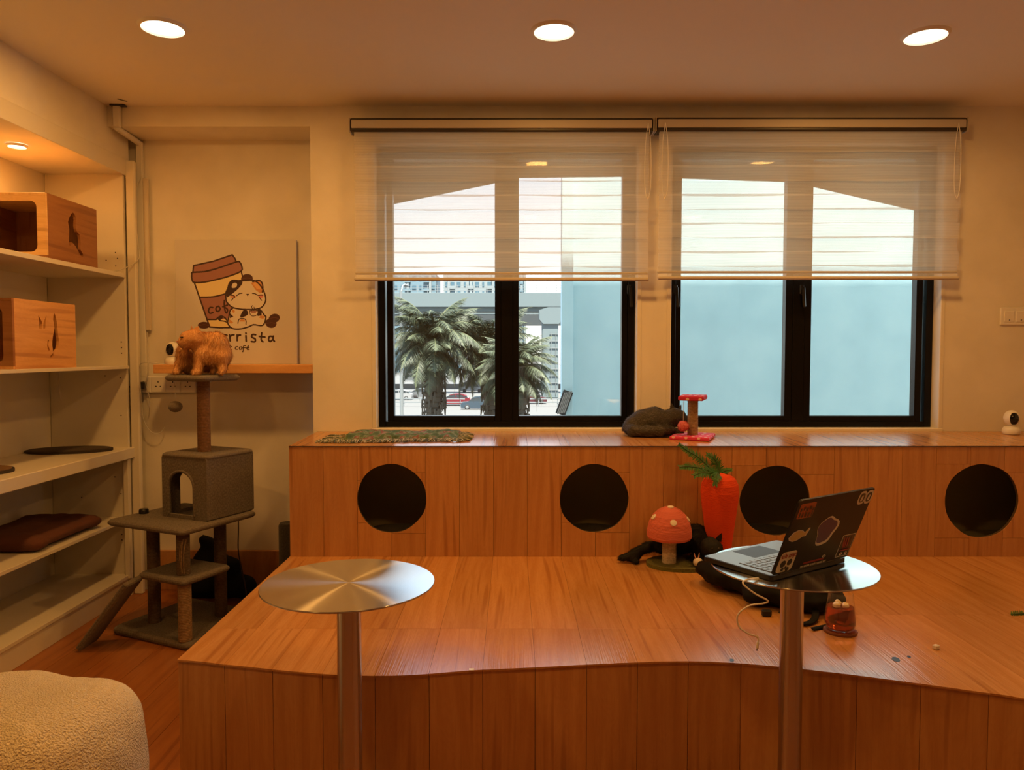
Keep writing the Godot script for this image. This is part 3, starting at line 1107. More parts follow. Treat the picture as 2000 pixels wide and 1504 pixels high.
func poster_image() -> ImageTexture:
	var back := lin(0.66, 0.63, 0.585)
	var p := Print.new(800, 804, Vector2(183, 128), 800.0 / 1067.0, back)
	var ink := lin(0.045, 0.018, 0.016)
	var brown := lin(0.36, 0.165, 0.14)
	var cream := lin(0.80, 0.66, 0.34)
	var bean := lin(0.075, 0.025, 0.018)
	var ginger := lin(0.62, 0.30, 0.11)
	var fur_white := lin(0.72, 0.66, 0.58)
	# cup
	var cup := V([350, 495, 440, 492, 560, 467, 765, 400, 800, 560, 760, 880, 660, 885, 480, 882])
	p.fill(cup, cream)
	p.fill(V([398, 622, 520, 618, 640, 590, 700, 570, 720, 800, 560, 815, 465, 815]), brown)
	var l1 := V([345, 350, 520, 312, 688, 257, 712, 290, 722, 318, 540, 378, 440, 402, 338, 408])
	var l2 := smooth_path(V([338, 408, 440, 402, 540, 378, 722, 318, 752, 320, 770, 355, 764, 398, 660, 440, 560, 467, 440, 492, 350, 495, 330, 472, 328, 425]), 3, true)
	p.fill(l1, brown); p.fill(l2, brown)
	p.stroke(l1 + [l1[0]], 13, ink); p.stroke(l2 + [l2[0]], 13, ink)
	p.stroke(V([350, 497, 480, 880, 570, 887, 660, 885]), 13, ink)
	p.stroke(V([764, 400, 775, 440]), 12, ink)
	p.stroke(smooth_path(V([398, 622, 520, 618, 640, 588]), 4), 12, ink)
	p.stroke(V([465, 815, 540, 815]), 12, ink)
	p.stroke(smooth_path(V([540, 812, 580, 785, 615, 800, 630, 820]), 3), 12, ink)
	p.fill(V([545, 812, 580, 788, 600, 800, 570, 825]), ink)
	p.stroke(smooth_path(V([570, 825, 610, 830, 640, 842]), 3), 10, ink)
	# lettering on the cup
	for q in [V([510, 712, 485, 712, 472, 740, 485, 762, 510, 755]), V([560, 700, 540, 712, 540, 738, 560, 745, 575, 722, 560, 700]), V([612, 650, 612, 700, 620, 745, 632, 758, 640, 730, 620, 712]), V([598, 705, 640, 690])]:
		p.stroke(smooth_path(q, 4), 13, ink)
	# beans
	for b in [[815, 462, 52, 40, -0.1], [430, 865, 54, 30, 0.0], [1052, 805, 50, 38, -0.3], [1022, 848, 50, 40, 0.2]]:
		p.dot(Vector2(b[0], b[1]), b[2], bean, b[3], b[4])
		p.stroke(smooth_path(V([b[0] - b[2] * 0.8, b[1] + 4, b[0], b[1] - 6, b[0] + b[2] * 0.8, b[1] + 2]), 4), 4, lin(0.16, 0.06, 0.04))
	# calico cat: body, head, ears
	var body := smooth_path(V([690, 715, 650, 800, 642, 850, 680, 892, 750, 897, 820, 880, 870, 860, 950, 866, 978, 800, 965, 778, 900, 720]), 4, true)
	p.fill(body, fur_white)
	p.fill(V([655, 812, 690, 840, 680, 850, 650, 846]), ginger)
	p.fill(V([675, 722, 705, 740, 700, 760, 682, 752]), ginger)
	p.fill(V([660, 760, 692, 790, 660, 805]), ink)
	p.fill(V([930, 780, 972, 785, 955, 812, 918, 800]), ginger)
	p.stroke(body + [body[0]], 12, ink)
	var head := smooth_path(V([628, 640, 632, 570, 700, 490, 800, 480, 880, 480, 940, 530, 975, 610, 972, 670, 920, 720, 790, 728, 690, 712, 640, 672]), 4, true)
	p.fill(head, fur_white)
	p.fill(smooth_path(V([632, 620, 640, 540, 660, 490, 700, 470, 775, 490, 745, 540, 700, 580, 660, 610]), 3, true), ink)
	p.fill(smooth_path(V([680, 540, 688, 505, 715, 498, 728, 515, 712, 540]), 3, true), fur_white)
	p.fill(V([850, 500, 900, 478, 945, 490, 955, 580, 930, 590, 890, 560]), ginger)
	p.fill(V([868, 508, 900, 490, 932, 500, 936, 555, 900, 550]), lin(0.76, 0.42, 0.17))
	p.stroke(head + [head[0]], 12, ink)
	p.stroke(smooth_path(V([865, 488, 920, 478, 948, 500, 955, 545, 950, 578]), 3), 12, ink)
	p.dot(Vector2(690, 618), 26, lin(0.72, 0.36, 0.20), 14); p.dot(Vector2(938, 615), 20, lin(0.72, 0.25, 0.22), 14)
	for q in [V([722, 610, 745, 592, 770, 588]), V([862, 590, 885, 592, 908, 606]), V([676, 650, 690, 632, 705, 625]), V([668, 605, 690, 607, 705, 616]), V([920, 622, 935, 640, 942, 650]), V([915, 608, 935, 603, 955, 605])]:
		p.stroke(q, 8, ink)
	p.fill(V([806, 593, 832, 593, 819, 614]), ink)
	p.fill(smooth_path(V([780, 735, 815, 740, 820, 770, 790, 790, 750, 795]), 3, true), ink)
	p.fill(V([905, 730, 940, 735, 940, 780, 905, 785]), ink)
	p.fill(smooth_path(V([835, 740, 905, 738, 900, 775, 860, 785, 840, 770]), 3, true), fur_white)
	p.fill(V([840, 742, 900, 740, 888, 758, 852, 758]), brown)
	p.stroke(smooth_path(V([835, 740, 905, 738, 900, 775, 860, 785, 840, 770, 835, 740]), 3), 6, ink)
	p.stroke(smooth_path(V([860, 720, 852, 705, 862, 695]), 3), 6, ink); p.stroke(V([878, 722, 874, 708]), 6, ink)
	p.stroke(smooth_path(V([730, 848, 740, 815, 770, 805, 800, 818, 802, 856]), 3), 8, ink)
	p.fill(V([740, 832, 760, 812, 788, 816, 796, 832]), ginger)
	# the name below
	var word := [
		V([400, 940, 400, 1050]), V([400, 950, 440, 945, 450, 985, 420, 1005, 400, 990]), V([490, 945, 490, 990, 515, 1005, 540, 990, 540, 945]), V([540, 990, 548, 1005]),
		V([590, 945, 590, 1000]), V([590, 965, 610, 948, 632, 952]), V([655, 950, 660, 1000]), V([658, 970, 672, 952, 695, 948]), V([722, 950, 722, 998]), V([722, 972, 735, 952, 752, 950]), V([800, 955, 802, 1003]), V([800, 932, 801, 936]),
		V([886, 948, 860, 945, 850, 965, 882, 985, 878, 1008, 848, 1006]), V([940, 930, 935, 990, 950, 1008]), V([918, 962, 968, 968]), V([1040, 965, 1010, 962, 1000, 990, 1015, 1006, 1040, 985]), V([1042, 960, 1040, 990, 1052, 1004]),
		V([590, 1050, 575, 1052, 572, 1072, 590, 1076]), V([628, 1052, 612, 1060, 616, 1076, 632, 1070, 630, 1050, 636, 1076]), V([660, 1038, 658, 1070, 670, 1076]), V([648, 1052, 672, 1050]),
		V([725, 1050, 708, 1054, 706, 1072, 725, 1074]), V([760, 1054, 742, 1056, 744, 1076, 760, 1068]), V([762, 1050, 762, 1076]), V([795, 1042, 778, 1046, 774, 1090, 768, 1094]), V([765, 1062, 795, 1060]), V([806, 1064, 826, 1060, 818, 1050, 806, 1060, 812, 1076, 828, 1074]), V([818, 1043, 822, 1040])]
	for i in word.size():
		p.stroke(smooth_path(word[i], 4) if word[i].size() > 2 else word[i], 15.0 if i < 17 else 8.0, ink)
	return ImageTexture.create_from_image(p.im)

# ---------------------------------------------------------------- things on the walls
func security_camera(at: Vector3, turn: float, label: String) -> void:
	var t := thing("security_camera", label, "camera", at, turn, "white indoor cameras")
	obj("base", Geo.new().lathe(Vector3.ZERO, [Vector2(0, 0), Vector2(0.036, 0), Vector2(0.040, 0.008), Vector2(0.039, 0.024), Vector2(0.030, 0.036), Vector2(0.016, 0.040), Vector2(0, 0.041)], 28), M.white_plastic, t)
	obj("head", Geo.new().sphere(Vector3(0, 0.078, 0), Vector3(0.036, 0.040, 0.036), 24, 16), M.white_plastic, t)
	# the face follows the round head
	var g := Geo.new()
	var n := 12
	for i in n:
		for j in n:
			var q := []
			for c in [[i, j], [i + 1, j], [i + 1, j + 1], [i, j + 1]]:
				var u: float = c[0] * 2.0 / n - 1.0
				var w: float = c[1] * 2.0 / n - 1.0
				# square to rounded oblong
				var a := u * sqrt(1.0 - w * w * 0.42) * 0.58
				var b := w * sqrt(1.0 - u * u * 0.30) * 0.80
				q.append(Vector3(sin(a) * cos(b) * 0.0368, 0.078 + sin(b) * 0.0408, cos(a) * cos(b) * 0.0368))
			var ns := q.map(func(p): return ((p - Vector3(0, 0.078, 0)) * Vector3(1, 0.8, 1)).normalized())
			g.tri_n(q[0], q[1], q[2], ns[0], ns[1], ns[2])
			g.tri_n(q[0], q[2], q[3], ns[0], ns[2], ns[3])
	obj("face", g, M.black_gloss, t)
	obj("lens", Geo.new().lathe(Vector3(0, 0.073, 0.0355), [Vector2(0.010, 0.0), Vector2(0.010, 0.0030), Vector2(0.0086, 0.0034), Vector2(0.0080, 0.0018), Vector2(0, 0.0018)], 20, Basis(Vector3.RIGHT, PI / 2)), M.black_plastic, t)

func wall_items() -> void:
	# wooden ledge across the niche
	var ledge := obj("niche_ledge", Geo.new().box(Vector3(-1.432, 1.219, -3.925), Vector3(0.822, 0.044, 0.225), 0.002, Basis(), 1.2).swap_uv(), M.ply)
	tag(ledge, "wooden ledge across the wall niche below the cat poster", "ledge")
	# poster panel
	var t := thing("cafe_poster", "square cream poster with a coffee cup and calico cat, on the niche ledge", "poster", Vector3(-1.485, 1.2415, -4.008), 0.0)
	t.rotation.x = -0.012
	obj("panel", Geo.new().box(Vector3(0, 0.334, -0.009), Vector3(0.652, 0.668, 0.018), 0.001), M.poster_edge, t)
	var pm := mat("poster_print", Color.WHITE, 0.6)
	pm.albedo_texture = poster_image()
	obj("print", Geo.new().prism(PackedVector2Array([Vector2(-0.325, 0.001), Vector2(0.325, 0.001), Vector2(0.325, 0.667), Vector2(-0.325, 0.667)]), Vector3(0, 0, 0.0008), Vector3.RIGHT, Vector3.UP, 0.0006, Vector2(1.0 / 0.65, -1.0 / 0.666), Vector2(0.5, 0.667 / 0.666)), pm, t)
	security_camera(Vector3(-1.782, 1.2415, -3.90), 0.0, "white round indoor camera on the niche ledge beside the ginger cat")
	security_camera(Vector3(2.49, 0.898, -3.69), -0.2, "white round indoor camera on the window bench below the wall switch")
	# socket row
	var s := thing("socket_strip", "row of white three-pin wall sockets under the niche ledge", "socket", Vector3(-1.875, 1.085, -4.04))
	obj("back_box", Geo.new().box(Vector3(0, 0.045, 0.008), Vector3(0.315, 0.092, 0.02), 0.003), M.white_plastic, s)
	for i in 4:
		var x := -0.122 + i * 0.08
		obj("plate", Geo.new().box(Vector3(x, 0.045, 0.019), Vector3(0.077, 0.084, 0.006), 0.002), M.white_plastic, s)
		var g := Geo.new()
		g.box(Vector3(x, 0.060, 0.0222), Vector3(0.005, 0.010, 0.001))
		for q in [-0.012, 0.012]:
			g.box(Vector3(x + q, 0.036, 0.0222), Vector3(0.008, 0.005, 0.001))
		obj("pin_hole", g, M.black_plastic, s)
	var a := thing("plug_adapter", "black plug adapter in the socket at the shelving's end", "plug", Vector3(-2.0, 1.128, -4.015))
	obj("body", Geo.new().box(Vector3(0, 0, 0.018), Vector3(0.052, 0.036, 0.034), 0.005), M.black_plastic, a)
	obj("cable_stub", Geo.new().tube([Vector3(-0.024, -0.006, 0.02), Vector3(-0.045, -0.010, 0.022), Vector3(-0.06, -0.008, 0.024)], 0.005, 8), M.black_plastic, a)
	# trunking up the corner, with its dog-leg at the top
	var c := thing("cable_trunking", "white cable trunking up the corner with a bend below the ceiling", "trunking", Vector3(-1.99, 1.17, -4.03))
	var o := -c.position
	obj("riser", Geo.new().box(Vector3(-1.996, 1.80, -4.028) + o, Vector3(0.034, 1.26, 0.022), 0.003), M.trunk_paint, c)
	obj("bend", Geo.new().tube([Vector3(-1.996, 2.425, -4.026) + o, Vector3(-1.99, 2.435, -3.79) + o], 0.020, 4), M.trunk_paint, c)
	obj("top_riser", Geo.new().box(Vector3(-1.985, 2.489, -3.785) + o, Vector3(0.034, 0.105, 0.022), 0.003), M.trunk_paint, c)
	obj("ceiling_clip", Geo.new().box(Vector3(-1.975, 2.540, -3.78) + o, Vector3(0.075, 0.006, 0.03), 0.001), M.cassette_dark, c)
	var bar := thing("cable_cover", "slim grey cable cover fixed upright beside the trunking", "cable cover", Vector3(-1.965, 1.424, -4.025))
	obj("channel", Geo.new().box(Vector3(0, 0.406, 0), Vector3(0.026, 0.812, 0.018), 0.002), M.shelf_edge, bar)
	obj("end_piece", Geo.new().box(Vector3(0, -0.004, 0), Vector3(0.02, 0.012, 0.014), 0.002), M.metal_grey, bar)
	var w1 := smooth_path([Vector3(-1.972, 1.415, -4.02), Vector3(-1.968, 1.30, -4.02), Vector3(-1.962, 1.20, -4.0), Vector3(-1.97, 1.14, -3.99), Vector3(-1.955, 1.05, -4.0), Vector3(-1.965, 1.00, -4.0)], 5)
	tag(obj("lamp_cable", Geo.new().tube(w1, 0.0022, 5), M.grey_wire), "thin white cable hanging in front of the wall sockets", "cable")
	var w2 := smooth_path([Vector3(-1.975, 2.24, -4.0), Vector3(-1.998, 2.16, -3.985), Vector3(-2.0, 2.0, -3.98), Vector3(-1.99, 1.88, -3.98), Vector3(-1.985, 1.80, -3.97), Vector3(-2.02, 1.745, -3.90), Vector3(-2.07, 1.7225, -3.86), Vector3(-2.12, 1.7225, -3.84)], 6)
	tag(obj("shelf_cable", Geo.new().tube(w2, 0.0022, 5), M.grey_wire), "thin white cable looping from the trunking to the top shelf", "cable")
	var w3 := smooth_path([Vector3(-1.80, 1.244, -3.85), Vector3(-1.90, 1.25, -3.82), Vector3(-1.955, 1.20, -3.90), Vector3(-1.985, 1.05, -3.97), Vector3(-1.98, 0.94, -3.98), Vector3(-1.945, 0.875, -3.99), Vector3(-1.905, 0.87, -4.0), Vector3(-1.885, 0.90, -4.01)], 6)
	tag(obj("camera_cable", Geo.new().tube(w3, 0.0020, 5), M.grey_wire), "thin white cable drooping from the ledge below the sockets", "cable")
	# switch on the window wall
	var sw := thing("wall_switch", "white wall switch on the window wall above the bench camera", "switch", Vector3(2.56, 1.443, -3.80))
	obj("plate", Geo.new().box(Vector3(0, 0.045, 0.005), Vector3(0.146, 0.088, 0.010), 0.003), M.switch_white, sw)
	for i in 2:
		var r := obj("rocker", Geo.new().box(Vector3(-0.030 + 0.06 * i, 0.043, 0.0105), Vector3(0.050, 0.056, 0.006), 0.002, Basis(Vector3.RIGHT, 0.05)), M.switch_white, sw)
		obj("indicator", Geo.new().box(Vector3(-0.030 + 0.06 * i, 0.026, 0.0145), Vector3(0.005, 0.005, 0.001)), M.black_plastic, r)
	# narrow vent slot in the ceiling
	var v := obj("ceiling_slot", Geo.new().prism(round_rect(-0.024, -0.006, 0.024, 0.006, 0.005), Vector3(-1.918, 2.5440, -3.71), Vector3(0.62, 0, -0.78), Vector3(-0.78, 0, -0.62) * -1.0, 0.002), M.black_plastic)
	tag(v, "short black slot in the ceiling above the trunking bend", "vent")

# ---------------------------------------------------------------- cat tree
func soft_slab(x0: float, x1: float, z0: float, z1: float, y0: float, y1: float, r := 0.03) -> Geo:
	# carpeted board: rounded corners in plan and a rounded rim
	var g := Geo.new()
	var h := y1 - y0
	var prof := [[-0.010, 0.0], [-0.002, 0.25], [0.0, 0.5], [-0.002, 0.75], [-0.010, 1.0]]
	var rings := []
	for p in prof:
		var ring := round_rect(x0 - p[0], z0 - p[0], x1 + p[0], z1 + p[0], r)
		rings.append(Array(ring).map(func(q): return Vector3(q.x, y0 + h * p[1], -q.y + z0 + z1)))
	var n: int = rings[0].size()
	for i in prof.size() - 1:
		for k in n:
			var l := (k + 1) % n
			g.quad(rings[i][k], rings[i][l], rings[i + 1][l], rings[i + 1][k])
	var ct := Vector3((x0 + x1) / 2, y1, (z0 + z1) / 2)
	var cb := Vector3(ct.x, y0, ct.z)
	for k in n:
		var l := (k + 1) % n
		g.tri(ct, rings[-1][k], rings[-1][l])
		g.tri(cb, rings[0][l], rings[0][k])
	return g

func roped_post(r: float, y0: float, y1: float) -> Geo:
	var prof := [Vector2(0, y0), Vector2(r * 0.96, y0)]
	var y := y0 + 0.0005
	while y < y1 - 0.008:
		prof.append(Vector2(r - 0.0014, y)); prof.append(Vector2(r, y + 0.0025)); prof.append(Vector2(r, y + 0.0045))
		y += 0.007
	prof.append(Vector2(r * 0.96, y1)); prof.append(Vector2(0, y1))
	return Geo.new().lathe(Vector3.ZERO, prof, 20)

func cat_tree() -> void:
	var turn := deg_to_rad(-25.0)
	var t := thing("cat_tree", "grey carpeted cat tree with arched box, perch and rope posts", "cat tree", Vector3(-1.416, 0, -3.158), turn)
	var inv := Basis(Vector3.UP, -turn)
	# world (x, z) -> the tree's own axes
	var L := func(x: float, y: float, z: float) -> Vector3: return inv * (Vector3(x, y, z) - t.position)
	var gc: Material = M.grey_carpet
	var dc: Material = M.dark_carpet
	obj("base_board", soft_slab(-0.50, 0.0, -0.48, -0.02, 0.0, 0.035), gc, t)
	obj("step", soft_slab(-0.285, 0.0, -0.27, 0.0, 0.292, 0.322, 0.015), gc, t)
	obj("platform_board", soft_slab(-0.49, 0.0, -0.44, 0.0, 0.512, 0.54, 0.02), gc, t)
	for p in [[-1.441, -3.225, 0.035, 0.292], [-1.455, -3.25, 0.322, 0.512], [-1.684, -3.45, 0.035, 0.512], [-1.406, -3.54, 0.035, 0.512]]:
		var q: Vector3 = L.call(p[0], 0.0, p[1])
		obj("post", roped_post(0.029, p[2], p[3]), M.sisal_rope if p[2] < 0.1 and p[3] < 0.4 else M.dark_rope, t, q)  # lower front post in sisal, the other posts in a darker rope tone
	# frayed rope on the middle post
	var fr := Geo.new()
	var fq: Vector3 = L.call(-1.44, 0.0, -3.222)
	for k in 7:
		var a := rng.randf_range(-0.018, 0.018)
		fr.tube(smooth_path([fq + Vector3(a, 0.485, 0), fq + Vector3(a + rng.randf_range(-0.01, 0.01), 0.42, 0.012), fq + Vector3(a * 0.6, 0.335, 0.008)], 4), 0.0016, 5)
	obj("frayed_rope", fr, M.sisal_rope, t)
	# arched box: carpeted walls round a hollow
	var b0: Vector3 = L.call(-1.372, 0, -3.315)
	var bx := Vector3(b0.x, 0.54, b0.z)
	var s := 0.285
	var hh := 0.288
	var wt := 0.014
	var arch := PackedVector2Array([Vector2(0.042, 0.018), Vector2(0.205, 0.018)])
	for k in 11:
		var a := PI * k / 10
		arch.append(Vector2(0.1235 + 0.0815 * cos(a), 0.145 + 0.075 * sin(a)))
	var front := Geo.new()
	for p in with_holes(round_rect(0, 0, s, hh, 0.012, 2), [arch]):
		front.prism(p, bx + Vector3(-s, 0, 0), Vector3.RIGHT, Vector3.UP, wt)
	obj("arch_wall", front, gc, t)
	var lip := []
	for k in 17:
		var a := PI * k / 16
		lip.append(bx + Vector3(-s + 0.1235 + 0.0815 * cos(a), 0.145 + 0.075 * sin(a), 0.0))
	lip.push_front(bx + Vector3(-s + 0.205, 0.018, 0.0)); lip.append(bx + Vector3(-s + 0.042, 0.018, 0.0))
	obj("arch_lip", Geo.new().tube(lip, 0.007, 6), gc, t)
	obj("box_wall", Geo.new().box(bx + Vector3(-wt / 2, hh / 2, -s / 2), Vector3(wt, hh, s - 0.002), 0.006), gc, t)
	# the left side has a matching opening
	var side := Geo.new()
	var gap := PackedVector2Array([Vector2(0.03, 0.018), Vector2(0.195, 0.018), Vector2(0.195, 0.17), Vector2(0.16, 0.215), Vector2(0.06, 0.215), Vector2(0.03, 0.17)])
	for p in with_holes(PackedVector2Array([Vector2(0.0, 0.0), Vector2(s - wt, 0.0), Vector2(s - wt, hh), Vector2(0.0, hh)]), [gap]):
		side.prism(p, bx + Vector3(-s, 0, -s), Vector3.BACK, Vector3.UP, wt)
	obj("box_wall", side, gc, t)
	var rear := Geo.new()
	var rear_hole := PackedVector2Array([Vector2(0.06, 0.018), Vector2(0.225, 0.018), Vector2(0.225, 0.2), Vector2(0.06, 0.2)])
	for p in with_holes(round_rect(0, 0, s, hh, 0.012, 2), [rear_hole]):
		rear.prism(p, bx + Vector3(-s, 0, -s + wt), Vector3.RIGHT, Vector3.UP, wt)
	obj("box_wall", rear, gc, t)
	obj("box_roof", soft_slab(bx.x - s - 0.004, bx.x + 0.004, bx.z - s - 0.004, bx.z + 0.004, 0.54 + hh - 0.012, 0.54 + hh + 0.012, 0.02), gc, t)
	obj("bolt_cap", Geo.new().lathe(L.call(-1.75, 0.54, -3.50), [Vector2(0.022, 0), Vector2(0.022, 0.016), Vector2(0.018, 0.022), Vector2(0, 0.022)], 16), M.black_plastic, t)
	# top perch on its post
	var tp: Vector3 = L.call(-1.445, 0, -3.47)
	obj("post", roped_post(0.030, 0.84, 1.172), M.brown_rope, t, tp)
	obj("perch", soft_slab(tp.x - 0.125, tp.x + 0.125, tp.z - 0.125, tp.z + 0.125, 1.172, 1.20, 0.035), gc, t)
	var bq: Vector3 = L.call(-1.563, 1.052, -3.44)
	obj("ball_string", Geo.new().tube([bq + Vector3(0, 0.12, 0), bq + Vector3(0.001, 0.06, 0), bq], 0.0012, 5), M.grey_wire, t)
	obj("hanging_ball", Geo.new().sphere(bq, Vector3(0.033, 0.026, 0.030), 18, 12), gc, t)
	# ramp down to the floor on the left
	var r0: Vector3 = L.call(-1.66, 0.305, -3.22)
	var r1: Vector3 = L.call(-1.885, 0.012, -3.235)
	var dir := (r1 - r0).normalized()
	var sd := dir.cross(Vector3.UP).normalized()
	var basis := Basis(dir, sd.cross(dir), sd)
	obj("ramp", Geo.new().box((r0 + r1) / 2, Vector3((r1 - r0).length(), 0.024, 0.13), 0.006, basis), gc, t)
	# dark carpeted post standing between the niche and the bench end
	var dp := thing("scratching_post", "short dark carpeted post between niche wall and bench end", "scratching post", Vector3(-1.175, 0, -3.86))
	obj("column", Geo.new().lathe(Vector3.ZERO, [Vector2(0, 0.02), Vector2(0.048, 0.02), Vector2(0.048, 0.40), Vector2(0.042, 0.412), Vector2(0, 0.412)], 20), dc, dp)
	obj("foot", Geo.new().lathe(Vector3.ZERO, [Vector2(0, 0), Vector2(0.10, 0), Vector2(0.10, 0.02), Vector2(0, 0.02)], 24), dc, dp)
	# dark bag slumped behind the tree
	var bag := skin([[Vector3(-0.12, 0.06, 0), Vector3(0.12, 0.06, 0), 0.06, 0.06], [Vector3(-0.1, 0.2, -0.01), Vector3(0.06, 0.17, 0), 0.05, 0.045], [Vector3(-0.09, 0.30, -0.02), Vector3(-0.02, 0.27, -0.02), 0.03, 0.03]], 0.014, 0.05, 0.006, 14.0)
	tag(obj("dark_bag", bag, M.black_cloth, null, Vector3(-1.53, 0.012, -3.86)), "black bag slumped on the floor behind the cat tree", "bag")
	var w := smooth_path([Vector3(-1.36, 0.53, -3.66), Vector3(-1.365, 0.42, -3.67), Vector3(-1.37, 0.30, -3.68), Vector3(-1.35, 0.15, -3.70), Vector3(-1.34, 0.004, -3.72)], 5)
	tag(obj("tree_cable", Geo.new().tube(w, 0.003, 6), M.cassette_dark), "dark cable hanging beside the cat tree's rear post", "cable")

# ---------------------------------------------------------------- steel tables
func steel_table(at: Vector3, label: String) -> void:
	var t := thing("pedestal_table", label, "table", at, 0.0, "round steel pedestal tables")
	var y := 0.711
	obj("table_top", Geo.new().lathe(Vector3.ZERO, [Vector2(0.216, y - 0.005), Vector2(0.2195, y - 0.004), Vector2(0.22, y - 0.0015), Vector2(0.219, y), Vector2(0.16, y), Vector2(0.10, y), Vector2(0.05, y), Vector2(0.012, y), Vector2(0.0, y)], 720, Basis(), 0, 0.0, true), M.brushed_steel, t)
	obj("underside", Geo.new().lathe(Vector3.ZERO, [Vector2(0.0, y - 0.0052), Vector2(0.217, y - 0.0052)], 64), M.pole_steel, t)
	obj("pole", Geo.new().lathe(Vector3.ZERO, [Vector2(0.031, 0.012), Vector2(0.031, y - 0.0055)], 48), M.pole_steel, t)
	obj("foot_plate", Geo.new().lathe(Vector3.ZERO, [Vector2(0.0, 0.0), Vector2(0.085, 0.0), Vector2(0.085, 0.008), Vector2(0.08, 0.011), Vector2(0.0, 0.012)], 48), M.pole_steel, t)

func tables() -> void:
	steel_table(Vector3(-0.42, 0, -1.886), "empty round brushed steel table on a single pole")
	steel_table(Vector3(0.778, 0, -2.036), "round brushed steel table carrying the sticker-covered laptop")

